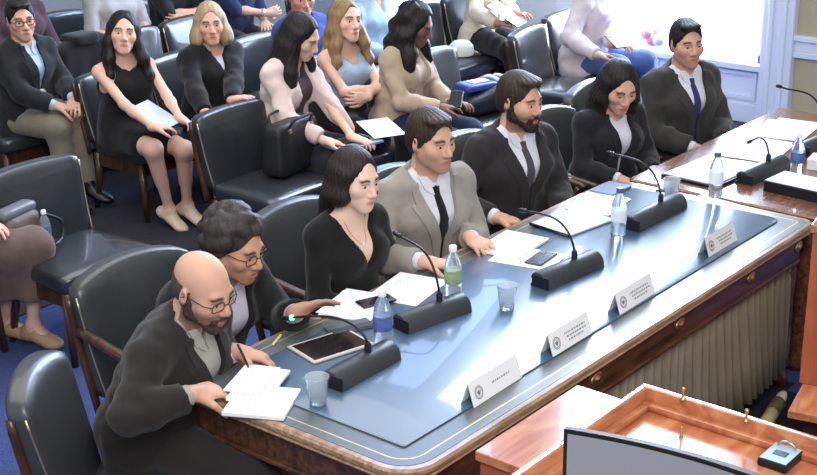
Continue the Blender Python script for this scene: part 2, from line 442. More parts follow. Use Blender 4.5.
    def hand_geo(s, F, q):
        d, n, curl, spread = s.hand[q]; w = s.Wr[q]; sg = 1 if q == 'R' else -1
        side = np.cross(d, n)*1.0       # towards the thumb
        # for a right hand palm down (n=-z), fingers forward (+y): thumb points left (-x)
        side = nrm(np.cross(n, d))*(1 if q == 'R' else -1)*1.0
        z = .9 if s.fem else 1.
        M = np.stack([side, d, n], 1)
        F.cone(w-d*.01, w+d*.03, .026*z, .026*z, .02)
        F.ell(w+d*.052*z, np.array((.041, .055, .0165))*z, M, .012)
        for i, (o, L_, r0) in enumerate(((.031, .072, .0092), (.0105, .08, .0094), (-.0105, .074, .009), (-.03, .058, .008))):
            b = w+d*(.088-.004*abs(i-1))*z+side*o*z; ang = rad(curl*(.55+.12*i)); sp = rad((o/.031)*6*spread); p = b; r = r0*z
            dd = nrm(d*math.cos(sp)+side*math.sin(sp)); F.cone(w+d*.045*z+side*o*.7*z, b, .012*z, r*1.08, .008)
            for j, fr in enumerate((.46, .3, .24)):
                a = ang*(j+1)*(.8 if j == 0 else .9); v = dd*math.cos(a)+n*math.sin(a); e = p+v*L_*fr*z; F.cone(p, e, r, r*.92, .004); p = e; r *= .92
        tb = w+d*.022*z+side*.026*z+n*.006; tc = tb+(d*.62+side*.72*spread+n*.25)*.042*z; tc2 = tc+(d*.85+side*.35*spread+n*(.2+curl/120))*.032*z; te = tc2+(d*.95+side*.05+n*(.25+curl/90))*.026*z
        F.cone(tb, tc, .015*z, .0115*z, .012); F.cone(tc, tc2, .0112*z, .0098*z, .004); F.cone(tc2, te, .0098*z, .008*z, .004)
    def foot_geo(s, F, q, g=0.):
        A, t = s.An[q], s.toe[q]; up = vv(0, 0, 1)
        if abs(t[2]) > .05: up = nrm(np.cross(np.cross(t, up), t))
        sd = np.cross(t, up); M = np.stack([sd, t, up], 1); z = .9 if s.fem else 1.
        F.cone(A, A-up*.045-t*.015, .034*z+g, .032*z+g, .02)
        F.ell(A-up*.05+t*.075*z, np.array((.04*z+g, .115*z+g, .026*z+g)), M, .02); F.ell(A-up*.058+t*.125*z, np.array((.043*z+g, .055*z+g, .02*z+g)), M, .02); F.ell(A-up*.052-t*.025, np.array((.031*z+g, .04*z+g, .032*z+g)), M, .02)
        F.cone(A-up*.0-t*.0, A+t*.05*z-up*.035, .03*z+g, .03*z+g, .03)
    # ---- the body
    def body(s, hands='RL', lips='#B5635A', brow='#3A2A22', stubble=None, stub_amt=0., legs=True, head=True, flush=.0, feet=''):
        F = Field(); s.trunk(F, -.007); s.arms(F, -.004)
        if head: s.head(F)
        if legs: s.legs(F, -.004)
        fine = []
        if head: r = .135*s.hs; fine.append((s.HC-r, s.HC+r, s.hf))
        for q in hands:
            s.hand_geo(F, q); c = s.Wr[q]+s.hand[q][0]*.07; fine.append((c-.1, c+.1, .0048 if s.near else .007))
        for q in feet: s.foot_geo(F, q)
        P, Q = keep_large(*F.mesh(s.h0, fine)); s.bodyF = F
        o = np_obj('body', P+vv(0, 0, s.lift), Q, skin_mat(), s.root)
        c = np.tile(np.array(s.skin, np.float32), (len(P), 1)); q = (P-s.HC)@s.HR/s.hs; x, y, z = np.abs(q[:, 0]), q[:, 1], q[:, 2]
        def mix(col, w): c[:] = c*(1-w[:, None])+np.array(hexc(col) if isinstance(col, str) else col, np.float32)*w[:, None]
        def sm(a, b, v): t = np.clip((v-a)/(b-a), 0, 1); return t*t*(3-2*t)
        if head:
            hd = (z > -.13) & (y > .0)
            ck = np.exp(-(((x-.042)/.022)**2+((z+.03)/.02)**2))*hd+np.exp(-((x/.014)**2+((z+.034)/.014)**2))*hd
            mix(np.array(s.skin)*np.array((1.04, .78, .74)), np.clip(ck*(.3+flush), 0, 1))
            if stubble: mix(stubble, stub_amt*sm(-.028, -.052, z-.25*np.maximum(.06-y, 0)-.012*np.cos(x*60))*(y > -.02)*sm(-.16, -.125, z))
            lp = np.exp(-(((x/.024)**2+((z+.0685)/.0105)**2)**2))*(y > .07); mix(lips, lp*.85)
            arch = .0225+.005*np.sin(np.clip((x-.012)/.04, 0, 1)*PI)-.05*np.clip(x-.042, 0, 1)
            bw = np.exp(-((z-arch)/.0052)**2)*sm(.01, .016, x)*sm(.056, .048, x)*(y > .05); mix(brow, np.clip(bw*1.3, 0, .95))
            ln = np.exp(-((z-.0115)/.003)**2)*sm(.013, .018, x)*sm(.053, .048, x)*(y > .055); mix(brow, ln*.6)
        at = o.data.color_attributes.new('tone', 'FLOAT_COLOR', 'POINT'); at.data.foreach_set('color', np.concatenate([c, np.ones((len(P), 1), np.float32)], 1).ravel())
        if head:
            for sg in (1, -1):
                ce = s.hp(sg*.032, .0785, .0005)
                V, Fc = sphere_geo(ce+vv(0, 0, s.lift), np.array((.0125, .0125, .0085))*s.hs, s.HR); e = mesh_obj('eye', V, Fc, mat('eye_white', '#DAD5CF', rough=.25), s.root)
                V, Fc = sphere_geo(s.hp(sg*.032, .0895, -.0003)+vv(0, 0, s.lift), np.array((.0058, .0025, .0056))*s.hs, s.HR, 10, 6); mesh_obj('iris', V, Fc, mat('iris', '#1D120D', rough=.2), e)
        return o
    def put(s, F, name, m, h=None, fine=(), frac=.02):
        P, Q = keep_large(*F.mesh(h or s.h0, fine), frac); return np_obj(name, P+vv(0, 0, s.lift), Q, m, s.root)
    def front(s, p):  # a point of the room -> upper trunk coordinates
        return s.UT.T@(p-s.C)
    def zn(s): return float((s.N-s.C)@s.ez)
    def vcut(s, F, zb, w1, w0=0., k=.004, back=.02):
        """open a V at the chest: from height zb up to the neck, half width w1 there"""
        C, M, zn = s.C, s.UT, s.zn()
        def f(x, y, z):
            px, py, pz = x-C[0], y-C[1], z-C[2]
            u = px*M[0, 0]+py*M[1, 0]+pz*M[2, 0]; v = px*M[0, 1]+py*M[1, 1]+pz*M[2, 1]; t = px*M[0, 2]+py*M[1, 2]+pz*M[2, 2]
            w = w0+(w1-w0)*np.clip((t-zb)/(zn-zb), 0, 1.3)
            return np.maximum(np.maximum((np.abs(u)-w)*.93, zb-t), -(v+back-.5*np.maximum(t-zn+.02, 0)*0))
        F.fn(f, C-.4, C+.5, k, 'cut')
    def neckcut(s, F, r, up=.0, k=.006):
        a = s.N-s.ez*(.012-up)+s.ey*.012; F.cone(a, a+nrm(s.HP-s.N+s.ey*.01)*.2, r, r*1.25, k, 'cut')
    def shell(s, name, m, g, sleeve=1., lower=True, v=None, neck=.066, neckup=0., amp=.004, kx=45, seed=1, hem=None, cuff=.0, legs=0., slim=1., qs='RL', fine=(), open_front=False, drop=0., h=None):
        F = Field(); s.trunk(F, g, lower=lower); nb = len(F.ops)
        if sleeve > 0: s.arms(F, g*.9+.002, qs, sleeve, slim)
        if legs > 0:
            s.legs(F, g, 'RL', legs, .05)
            a = (s.hip['R']+s.hip['L'])/2; b = a+((s.K['R']+s.K['L'])/2-a)*min(legs*2, 1.05)
            F.cone(a, b, .085+g, .05+g, .06)
            if legs > .7:
                for q in 'RL': F.cone(s.K[q], s.K[q]+(s.An[q]-s.K[q])*.62, .062+g, .08+g, .03)
                z1 = float(min(s.K['R'][2], s.K['L'][2]))-.25; F.fn(lambda x, y, z: z-z1+0*x+0*y, *BIG, .004, 'cut')
        if drop > 0:   # the skirt of a jacket over the hips
            F.seg(vv(0, -.02, .03), vv(0, -.01, -.07), .175*s.wide+g, .125+s.belly*.5+g, .185*s.wide+g, .135+g, vv(1, 0, 0), .04)
        tr = Field(); tr.ops = F.ops[:nb]; na = len(F.ops)
        if amp: fold_op(F, seed, amp, kx)
        tr.ops = tr.ops+F.ops[na:]; F.tr = tr
        if neck: s.neckcut(F, neck, neckup)
        if sleeve == 0:
            for q in qs: F.ell(s.S[q]+(s.E[q]-s.S[q])*.12, (.075, .085, .1), s.UT, .012, 'cut')
        if v: s.vcut(F, *v)
        if hem is not None:
            z0 = hem; F.fn(lambda x, y, z: z-z0+0*x+0*y, *BIG, .004, 'cut')
        if sleeve >= .9:
            for q in qs:
                c0 = s.Wr[q]+(s.E[q]-s.Wr[q])*(.02+cuff); dr = nrm(s.Wr[q]-s.E[q])
                def cut(x, y, z, c0=c0, dr=dr):
                    a, b, c = x-c0[0], y-c0[1], z-c0[2]; l = a*dr[0]+b*dr[1]+c*dr[2]; t = np.clip(l, 0, .12); return np.maximum(-l, np.sqrt((a-t*dr[0])**2+(b-t*dr[1])**2+(c-t*dr[2])**2)-.056)
                F.fn(cut, c0-.18, c0+.18, .004, 'cut')
        o = s.put(F, name, m, h, fine); return F, o
    # ---- flat pieces laid on the clothes: rows of (left u, right u, height) in the trunk's frame
    def drape(s, F, name, rows, m, off=.003, thick=.004, nu=5, sub=4, parent=None, bulge=0., lift0=None):
        R = []; F = getattr(F, 'tr', F)
        for i in range(len(rows)-1):
            for j in range(sub): t = j/sub; R.append([rows[i][k]*(1-t)+rows[i+1][k]*t for k in range(3)])
        R.append(list(rows[-1])); pts = []
        for a, b, z in R:
            for k in range(nu): pts.append((a+(b-a)*k/(nu-1), z))
        pts = np.array(pts, np.float32); P = s.C+np.outer(pts[:, 0], s.ex)+np.outer(pts[:, 1], s.ez)+s.ey*.34
        for it in range(60): d = F.at(P)-off; P = P-np.outer(np.clip(d, -.02, .03)*.85, s.ey)
        n = len(R); up = P+s.ey*thick; lo = P-s.ey*.004
        if bulge:
            b_ = np.array([bulge*math.sin(PI*k/(nu-1)) for k in range(nu)]*n); up = up+np.outer(b_, s.ey)
        V = np.concatenate([up, lo])+vv(0, 0, s.lift); N_ = n*nu; Fc = []
        for i in range(n-1):
            for k in range(nu-1):
                a = i*nu+k; Fc.append((a, a+nu, a+nu+1, a+1)); Fc.append((N_+a, N_+a+1, N_+a+nu+1, N_+a+nu))
        for i in range(n-1):
            a = i*nu; Fc.append((a, N_+a, N_+a+nu, a+nu)); a += nu-1; Fc.append((a, a+nu, N_+a+nu, N_+a))
        for k in range(nu-1):
            Fc.append((k, k+1, N_+k+1, N_+k)); a = (n-1)*nu+k; Fc.append((a, N_+a, N_+a+1, a+1))
        o = mesh_obj(name, V, Fc, m, parent or s.root); o.data.set_sharp_from_angle(angle=.9); return o
    def suit(s, jm, sm, tm=None, g=.02, zb=-.22, w1=.09, seed=1, amp=.007, lapw=.055, collar=True, cuffs=True, shirt_open=.0, tie_rows=None, trousers=True, pm=None, lapel=True, cuffgap=.03):
        zn = s.zn()
        fs, so = s.shell('shirt', sm, .005, sleeve=1. if cuffs else .3, neck=.056 if not shirt_open else .06, neckup=.012, amp=.002, seed=seed+5, lower=True, v=(shirt_open, .05, .004) if shirt_open else None)
        fj, jo = s.shell('jacket', jm, g, sleeve=1., v=(zb, w1, .004), neck=.07, amp=amp, seed=seed, cuff=cuffgap/.25, drop=1., hem=None)
        if lapel:
            for sg in (1, -1):
                nt = zn*.52
                rows = [(sg*.006, sg*.012, zb+.0), (sg*.012, sg*(.012+lapw*.75), zb+(nt-zb)*.5), (sg*(.004+w1*.72), sg*(w1*.72+lapw*1.25), nt), (sg*(w1*.78), sg*(w1*.78+lapw*.8), nt+.006), (sg*w1*1.02, sg*(w1*1.02+lapw*.55), zn-.012), (sg*w1*1.0, sg*(w1+lapw*.4), zn+.01)]
                s.drape(fj, 'lapel', rows, lapel_mat(jm), .003, .007, parent=jo)
        if collar:
            for sg in (1, -1): s.drape(fs, 'collar', [(sg*.008, sg*.012, zn-.052), (sg*.004, sg*.05, zn-.03), (sg*.012, sg*.062, zn-.005), (sg*.03, sg*.066, zn+.018)], sm, .004, .004, parent=so)
        if tm is not None:
            s.drape(fs, 'tie', tie_rows or [(-.017, .017, zn-.022), (-.013, .013, zn-.05), (-.015, .015, zn-.056), (-.026, .026, zn-.22), (-.035, .035, -.15), (-.037, .037, -.19), (-.004, .004, -.22)], tm, .004, .005, bulge=.004)
        if trousers: s.shell_legs('trousers', pm or jm, .014, seed)
        return fj, fs, jo, so
    def shell_legs(s, name, m, g=.014, seed=1, upto=.98, amp=.004):
        F = Field(); s.legs(F, g, 'RL', upto); F.seg(vv(0, -.015, -.03), vv(0, -.01, .08), .17*s.wide+g, .125+g, .16*s.wide+g, .115+s.belly*.5+g, vv(1, 0, 0), .04)
        fold_op(F, seed+9, amp, 40); return s.put(F, name, m)
    def shoes(s, m, qs='RL', g=.006):
        for q in qs:
            F = Field(); s.foot_geo(F, q, g); z0 = .004-s.lift; F.fn(lambda x, y, z: z-z0+0*x+0*y, *BIG, .003, 'cut')
            a = s.An[q]; F.cone(a+vv(0, 0, .0), a+vv(0, 0, .2), .034, .05, .004, 'cut'); s.put(F, 'shoe', m, .007)
    # ---- hair, beard, glasses
    def hair(s, m, style, seed=1, length=.3, part=0., vol=1., wave=.0, fr=None, name='hair', fringe=.0):
        H, R, u = s.hp, s.HR, s.hs; F = Field(); rg = random.Random(seed)
        t = .008*vol
        F.ell(H(0, -.018, .04), np.array((.0745+t, .094+t, .082+t*1.2))*u, R, .01)
        F.ell(H(0, -.045, -.005), np.array((.068+t, .066+t, .08+t))*u, R, .02)
        hl = {'short': .064, 'long': .078, 'bob': .07, 'curly': .06}.get(style, .07)-fringe
        if style == 'short':
            for sg in (1, -1): F.cone(H(sg*.072, .012, .03), H(sg*.074, .012, -.005), .01*u, .006*u, .01)
            F.ell(H(.0+part, .045, .1), np.array((.055, .05, .02))*u*(.75+.25*vol), R, .02)
        if style == 'curly':
            for i in range(185):
                a, b = rg.uniform(0, 2*PI), rg.uniform(-.8, 1)
                d = vv(math.cos(a)*math.sqrt(1-b*b), math.sin(a)*math.sqrt(1-b*b), b)
                if d[1] > .5 and d[2] < .45: continue
                if d[2] < -.4 and d[1] > -.1: continue
                c = vv(d[0]*(.09), -.022+d[1]*.1, .032+d[2]*.098); F.ell(H(*c), rg.uniform(.017, .029)*u, k=.009)
        if style in ('long', 'bob'):
            n = 13
            for i in range(n):
                a = PI*(-.12)+PI*1.24*i/(n-1)           # right ear, round the back, to the left ear
                sx, sy = math.cos(a), -math.sin(a)
                L_ = length*rg.uniform(.9, 1.06)
                if fr == 'back' and sy > -.3: L_ = .03
                if style == 'bob': L_ = length
                p0 = H(sx*.07, -.012+sy*.08, .03); p1 = H(sx*.083*(1+.1*(vol-1)), -.012+sy*.088, -.06)
                F.cone(p0, p1, .022*u, .026*u*vol, .03)
                dn = s.UT[:, 2]*-1 if style == 'long' else -s.HR[:, 2]
                out = s.ex*sx*.02*vol+s.ey*(sy*.02)
                if fr == 'back': out = -s.ey*.012
                elif style == 'long' and (sy > -.25): out = s.ex*sx*.022+s.ey*(.03 if fr is None or (fr == 'R') == (sx > 0) or fr == 'both' else -.07)
                if style == 'long':
                    p2 = p1+dn*L_*.33+out; p3 = p2+dn*L_*.36+out*.8; p4 = p3+dn*L_*.31+out*.1
                    F.cone(p1, p2, .026*u*vol, .026*vol, .03); F.cone(p2, p3, .026*vol, .022*vol, .03); F.cone(p3, p4, .022*vol, .007, .02)
                else:
                    p2 = p1+dn*L_*.5+s.HR[:, 0]*sx*.008; p3 = p2+dn*L_*.4-s.HR[:, 0]*sx*.012; F.cone(p1, p2, .026*u*vol, .026*vol, .03); F.cone(p2, p3, .025*vol, .012, .03)
        # strands
        if style != 'curly':
            M, c0, k1 = R, s.HC, 34 if s.near else 22
            def st(x, y, z):
                px, py, pz = x-c0[0], y-c0[1], z-c0[2]
                a = px*M[0, 0]+py*M[1, 0]+pz*M[2, 0]; b = px*M[0, 1]+py*M[1, 1]+pz*M[2, 1]; t_ = px*M[0, 2]+py*M[1, 2]+pz*M[2, 2]
                an = np.arctan2(a-part, b+.02+np.maximum(t_, 0)*.3); return .0012*np.sin(k1*an+wave*3*np.sin(38*t_+3*an)+5*t_)+(wave*.008)*np.sin(42*t_+4*an+seed)
            lo = np.min([o[1] for o in F.ops], 0); hi = np.max([o[2] for o in F.ops], 0); F.fn(st, lo, hi, 0, 'disp')
        # the face stays clear
        fw = .054 if style in ('long', 'bob') else .066
        F.ell(H(0, .1, -.03), np.array((fw, .085, hl+.03+.02))*u, R, .014, 'cut')
        if style == 'short': F.ell(H(0, .02, -.1), np.array((.1, .09, .075))*u, R, .012, 'cut'); F.cone(H(0, -.06, -.09), H(0, -.12, -.16), .06*u, .09*u, .01, 'cut')
        if style == 'curly': F.cone(H(0, -.04, -.1), H(0, -.1, -.2), .05*u, .09*u, .01, 'cut')
        lo, hi = s.HC-.16, s.HC+.16
        return s.put(F, name, m, .008 if s.near else .01, [(lo, hi, .0042 if s.near else .0062)], .01)
    def fringe_hair(s, m, seed=3):
        """close-cropped hair left at the sides and back of a bald head"""
        H, R, u = s.hp, s.HR, s.hs; F = Field(); F.ell(H(0, -.018, .01), np.array((.0755, .0935, .083))*u, R, .01); F.ell(H(0, -.05, -.02), np.array((.06, .052, .058))*u, R, .02)
        F.ell(H(0, .0, .12), np.array((.12, .16, .095))*u, R, .004, 'cut'); F.ell(H(0, .09, -.03), np.array((.12, .11, .12))*u, R, .004, 'cut'); F.ell(H(0, .04, -.11), np.array((.1, .11, .085))*u, R, .006, 'cut')
        return s.put(F, 'hair', m, .007, [(s.HC-.13, s.HC+.13, .0042)], .01)
    def beard(s, m, full=1.):
        H, R, u = s.hp, s.HR, s.hs; F = Field(); t = .005*full
        for sg in (1, -1):
            F.cone(H(sg*.064, .004, -.025), H(sg*.052, .012, -.062), .012*u+t, .02*u+t, .02); F.cone(H(sg*.05, .01, -.06), H(sg*.014, .074, -.1), .021*u+t, .021*u+t, .02)
            F.cone(H(0, .1035, -.054), H(sg*.026, .09, -.07), .0065*u+t*.3, .008*u, .008); F.cone(H(sg*.027, .088, -.07), H(sg*.02, .08, -.095), .01*u, .014*u, .01)
        F.ell(H(0, .077, -.104), np.array((.026+t, .021+t, .021+t))*u, R, .02)
        F.fn(folds(4, .0022, 260, 5, (1, 1, 1)), *[f([o[i] for o in F.ops], 0) for f, i in ((np.min, 1), (np.max, 2))], 0, 'disp')
        F.ell(H(0, .11, -.069), np.array((.02, .03, .006))*u, R, .004, 'cut')
        return s.put(F, 'beard', m, .0042)
    def glasses(s, m, w=.023, h=.017, r=.0016, y=.106):
        H = lambda *p: s.hp(*p)+vv(0, 0, s.lift); V, Fc = [], []
        def add(pts, rr=r):
            a, b = tube_geo([tuple(p) for p in pts], rr, 6); n = len(V); V.extend(a); Fc.extend([tuple(i+n for i in f) for f in b])
        for sg in (1, -1):
            pts = []
            for i in range(25):
                a = 2*PI*i/24; cx, cz = math.cos(a), math.sin(a); e = .6
                pts.append(H(sg*.034+w*math.copysign(abs(cx)**e, cx), y-.012*abs(sg*.034+w*cx)/.055, -.001+h*math.copysign(abs(cz)**e, cz)))
            add(pts); add([H(sg*(.034+w), y-.013, .004), H(sg*.074, .07, .006), H(sg*.08, .0, .004), H(sg*.079, -.02, -.012)])
        add([H(-.012, y-.001, .004), H(0, y+.004, .007), H(.012, y-.001, .004)])
        return mesh_obj('glasses', V, Fc, m, s.root)
def sphere_geo(c, r, M=None, n=14, k=9):
    V, F = [], []; r = r if hasattr(r, '__len__') else (r, r, r); M = np.eye(3) if M is None else M
    for i in range(k+1):
        t = PI*i/k
        for j in range(n):
            a = 2*PI*j/n; V.append(tuple(c+M@np.array((r[0]*math.sin(t)*math.cos(a), r[1]*math.sin(t)*math.sin(a), r[2]*math.cos(t)))))
    for i in range(k):
        for j in range(n): F.append((i*n+j, i*n+(j+1) % n, (i+1)*n+(j+1) % n, (i+1)*n+j))
    return V, F

# ------------------------------------------------------------------ a pixel of the photograph at a known height, depth or wall -> a point of the room
def at(px, py, z=None, x=None, y=None):
    M = S.camera.matrix_world; o = M.translation; v = M.to_3x3() @ Vector(((px-408.5)/1373, -(py-237.5)/1373, -1))
    t = (z-o.z)/v.z if z is not None else (x-o.x)/v.x if x is not None else (y-o.y)/v.y
    return o+v*t

# ------------------------------------------------------------------ the setting
M_carpet = mat('blue_carpet', '#475383', rough=.95, spec=.1, bump=.5, bscale=400, var=.25, vscale=40)
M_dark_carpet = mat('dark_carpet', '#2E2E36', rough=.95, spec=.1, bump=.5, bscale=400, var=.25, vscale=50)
M_white_paint = mat('white_paint', '#DCE4F2', rough=.5, bump=.03, bscale=40)
M_tan = mat('tan_wall', '#B8AD90', rough=.8, var=.06, vscale=3)
M_backwall = mat('grey_wall', '#8C8A88', rough=.8, var=.08, vscale=3)
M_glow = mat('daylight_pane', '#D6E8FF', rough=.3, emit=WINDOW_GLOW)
M_glow2 = mat('shaded_pane', '#A9CBFF', rough=.3, emit=WINDOW_GLOW*.33)  # second window is added for its blue glow on table and chairs
XW = 6.65
M_row_carpet = mat('grey_row_carpet', '#3B3A44', rough=.95, spec=.1, bump=.5, bscale=400, var=.25, vscale=50)  # shade between the rows, put into the floor colour
def st(o, nm=None): tag(o, kind='structure'); return o
st(bbox_obj('floor', (-5, XW+.3, -5, 7.8, -.1, 0), M_carpet, bevel=0))
st(bbox_obj('floor_rows', (-5, XW, 3.42, 7.8, .0, .006), M_row_carpet, bevel=0))  # thin dark sheet over the blue carpet, painted shade among the audience rows
st(bbox_obj('floor_mat', (.0, 2.72, .02, .98, .0, .005), M_dark_carpet, bevel=0))  # dark grey layer on the floor beneath the long table
st(bbox_obj('floor_platform', (-5, 2.55, -5, .02, .0, .05), M_dark_carpet, bevel=.008))
def wall_far():
    bm = bmesh.new(); wins = ((2.08, 3.7), (4.45, 6.2)); zs, zt, H = .45, 6.9, 7.3  # the second opening holds the added window
    ys = [-5]+[v for w in wins for v in w]+[7.8]
    for i in range(0, len(ys), 2): box(bm, XW, XW+.2, ys[i], ys[i+1], 0, H)
    for a, b in wins: box(bm, XW, XW+.2, a, b, 0, zs); box(bm, XW, XW+.2, a, b, zt, H)
    o = st(bm_obj('wall_far', bm, M_white_paint)); return wins, zs, zt
wins, zs, zt = wall_far()
# tan panel of the wall right of the window, with its chair rail
st(bbox_obj('wall_far_panel', (XW-.012, XW, -5, 1.84, .0, 7.3), M_tan, bevel=.002))
bm = bmesh.new(); box(bm, XW-.05, XW, -5, 1.86, .54, .585, .006); box(bm, XW-.035, XW, -5, 1.86, .585, .66, .006); box(bm, XW-.06, XW, -5, 1.86, .66, .7, .006)
st(bm_obj('trim_1', bm, M_white_paint))
bm = bmesh.new(); box(bm, XW-.03, XW, -5, 7.8, 0, .14, .006); st(bm_obj('baseboard_far', bm, M_white_paint))
bm = bmesh.new(); box(bm, XW-.08, XW, 1.84, 2.08, 0, 7.2, .01); box(bm, XW-.1, XW, 1.89, 1.94, 0, 7.2, .01); box(bm, XW-.1, XW, 1.99, 2.03, 0, 7.2, .01); st(bm_obj('trim_2', bm, M_white_paint))
bm = bmesh.new(); box(bm, XW-.06, XW, 3.7, 3.87, 0, 7.2, .01); st(bm_obj('trim_3', bm, M_white_paint))
# wainscot panels under the window and further along
bm = bmesh.new()
for a, b in ((2.12, 2.85), (2.93, 3.66), (3.93, 4.4), (4.5, 5.3), (5.4, 6.15)):
    for q in ((a, b, .17, .2), (a, b, .35, .38), (a, a+.03, .2, .35), (b-.03, b, .2, .35)): box(bm, XW-.022, XW, *q)
st(bm_obj('trim_4', bm, M_white_paint))
for i, (a, b) in enumerate(wins):
    bm = bmesh.new(); box(bm, XW-.08, XW+.1, a-.02, b+.02, zs-.05, zs, .008)
    for y in (a, b-.05): box(bm, XW, XW+.1, y, y+.05, zs, zt, .004)
    box(bm, XW, XW+.1, a, b, zs, zs+.06, .004); box(bm, XW, XW+.1, a, b, zt-.06, zt, .004); box(bm, XW+.02, XW+.09, a, b, 2.75, 2.8, .004)
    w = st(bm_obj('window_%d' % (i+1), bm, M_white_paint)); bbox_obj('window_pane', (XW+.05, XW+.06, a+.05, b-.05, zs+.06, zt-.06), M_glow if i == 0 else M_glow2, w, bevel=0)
st(bbox_obj('wall_back', (-5, XW+.3, 7.8, 8, 0, 7.3), M_backwall, bevel=0))

# ------------------------------------------------------------------ tables
M_wood = wood('dark_table_wood', '#3A2419', '#6A4430', 3, (2, 14, 14), .3, .3)
M_rim = wood('rim_wood', '#8A6A4E', '#B8977A', 4, (2, 14, 14), .28, .4)
M_pad = mat('blue_pad', (.055, .105, .18), rough=.34, spec=1., coat=.4, var=.08, vscale=5)
M_border = mat('grey_leather', (.105, .115, .11), rough=.3, spec=.7, bump=.05, bscale=300, var=.1, vscale=12)
M_gold = mat('gold_tooling', '#C9B78A', rough=.35, metal=.6)
M_brass = mat('brass', '#C8A772', rough=.3, metal=.9)
M_curtain = mat('skirt_cloth', '#8A7F6E', rough=.9, bump=.2, bscale=200, var=.15, vscale=14, stretch=(1, 1, .2))
def rounded_outline(x0, x1, y0, y1, rs, n=8):
    out = []
    for (cx, cy, a0), r in zip(((x0, y0, PI), (x1, y0, 1.5*PI), (x1, y1, 0), (x0, y1, .5*PI)), rs):
        ox = cx+r if cx == x0 else cx-r; oy = cy+r if cy == y0 else cy-r
        for i in range(n+1): a = a0+PI/2*i/n; out.append((ox+r*math.cos(a), oy+r*math.sin(a)))
    return out
def slab(name, outline, prof, m, parent=None):
    """outline swept by a profile of (inset, z) from the bottom up; closed at both ends"""
    n = len(outline); cx = sum(p[0] for p in outline)/n; V, F = [], []
    nr = []
    for i in range(n):
        a, b = Vector(outline[i-1]), Vector(outline[(i+1) % n]); t = (b-a).normalized(); nr.append(Vector((-t.y, t.x)))
    for ins, z in prof:
        for i in range(n): q = Vector(outline[i])+nr[i]*ins; V.append((q.x, q.y, z))
    k = len(prof)
    for i in range(k-1):
        for j in range(n): F.append((i*n+j, i*n+(j+1) % n, (i+1)*n+(j+1) % n, (i+1)*n+j))
    F.append(tuple(range(n-1, -1, -1))); F.append(tuple((k-1)*n+j for j in range(n)))
    o = mesh_obj(name, V, F, m, parent); o.data.set_sharp_from_angle(angle=.5); return o
L, WD, T = 2.771, 1.02, .76
def table(root, x0, x1, y0, y1, rs, main=True):
    out = rounded_outline(x0, x1, y0, y1, rs)
    slab('top', out, [(.03, T-.05), (.012, T-.046), (.004, T-.036), (.012, T-.028), (.0, T-.02), (.0, T-.008), (.008, T), (.028, T)], M_rim if main else M_wood, root)
    if main:
        inn = rounded_outline(x0+.026, x1-.026, y0+.026, y1-.026, [max(r-.02, .02) for r in rs])
        b = slab('leather_inlay', inn, [(0, T-.002), (0, T+.0012)], M_border, root)
        ring = rounded_outline(x0+.06, x1-.06, y0+.06, y1-.06, [max(r-.05, .02) for r in rs])
        V = [(*p, T+.0016) for p in ring]; n = len(ring); bm = bmesh.new(); a = [bm.verts.new(v) for v in V]
        ring2 = rounded_outline(x0+.065, x1-.065, y0+.065, y1-.065, [max(r-.055, .015) for r in rs]); c = [bm.verts.new((*p, T+.0016)) for p in ring2]
        for i in range(n): bm.faces.new((a[i], a[(i+1) % n], c[(i+1) % n], c[i]))
        bm_obj('tooled_line', bm, M_gold, b)
    ap = bmesh.new()
    for q in ((x0+.1, x1-.1, y0+.035, y0+.06), (x0+.1, x1-.1, y1-.06, y1-.035), (x0+.035, x0+.06, y0+.1, y1-.1), (x1-.06, x1-.035, y0+.1, y1-.1)): box(ap, *q, T-.15, T-.05, .005)
    for q in ((x0+.1, x1-.1, y0+.025, y0+.06), (x0+.025, x0+.06, y0+.1, y1-.1)): box(ap, *q, T-.165, T-.148, .004)
    bm_obj('apron', ap, M_wood, root)
    for x in (x0+.09, x1-.09):
        for y in (y0+.09, y1-.09):
            V, F = lathe_geo([(.05, 0), (.05, .05), (.035, .07), (.04, .3), (.045, .55), (.035, .58), (.05, .6), (.05, T-.05)], 16, (x, y, 0)); mesh_obj('leg', V, F, M_wood, root)
table_one = empty('conference_table', (0, 0, 0), 0, 'long dark wooden conference table with leather top, rosettes and pleated cloth skirt', 'table')
table(table_one, 0, L, 0, WD, (.13, .07, .1, .13))
for x in (.45, 1.04, 1.625, 2.21, 2.66):
    V, F = lathe_geo([(.0, .0), (.026, .0), (.03, .004), (.022, .008), (.016, .006), (.012, .011), (.0, .013)], 20)
    V = [(x+v[0]*1.25, .036-v[2], .668+v[1]*.8) for v in V]; mesh_obj('rosette', V, F, M_brass, table_one)
V, F = [], []; n = 460
for i in range(n+1):
    x = .2+2.5*i/n; a = 2*PI*x/.062+.9*math.sin(x*7)+.6*math.sin(x*19)
    for j, z in enumerate((.62, .45, .28, .1)):
        V.append((x+.008*math.sin(x*31+j), .075+(.014+.007*j)*math.sin(a+.15*j)+.01*j*math.sin(x*5)-.006*j, z+.012*math.sin(x*9)*(j == 3)))
for i in range(n):
    for j in range(3): a = i*4+j; F.append((a, a+4, a+5, a+1))
o = mesh_obj('cloth_skirt', V, F, M_curtain, table_one); sm_ = o.modifiers.new('solid', 'SOLIDIFY'); sm_.thickness = .004
bbox_obj('end_panel', (.1, .125, .16, WD-.16, .06, T-.14), M_wood, table_one)
bbox_obj('end_panel', (L-.125, L-.1, .16, WD-.16, .06, T-.14), M_wood, table_one)
st_pad = slab('blotter_sheet', rounded_outline(.13, L-.09, .13, WD-.13, (.01, .05, .05, .05)), [(0, T+.0018), (0, T+.006), (.002, T+.007)], M_pad)
tag(st_pad, 'large glossy blue protective sheet covering the leather of the long table', 'table sheet')
TP = T+.0072       # height of things lying on the sheet
TL = T+.0018       # height of things lying on the leather border
table_two = empty('side_table', (0, 0, 0), 0, 'brown polished table set end to end beyond the long table', 'table')
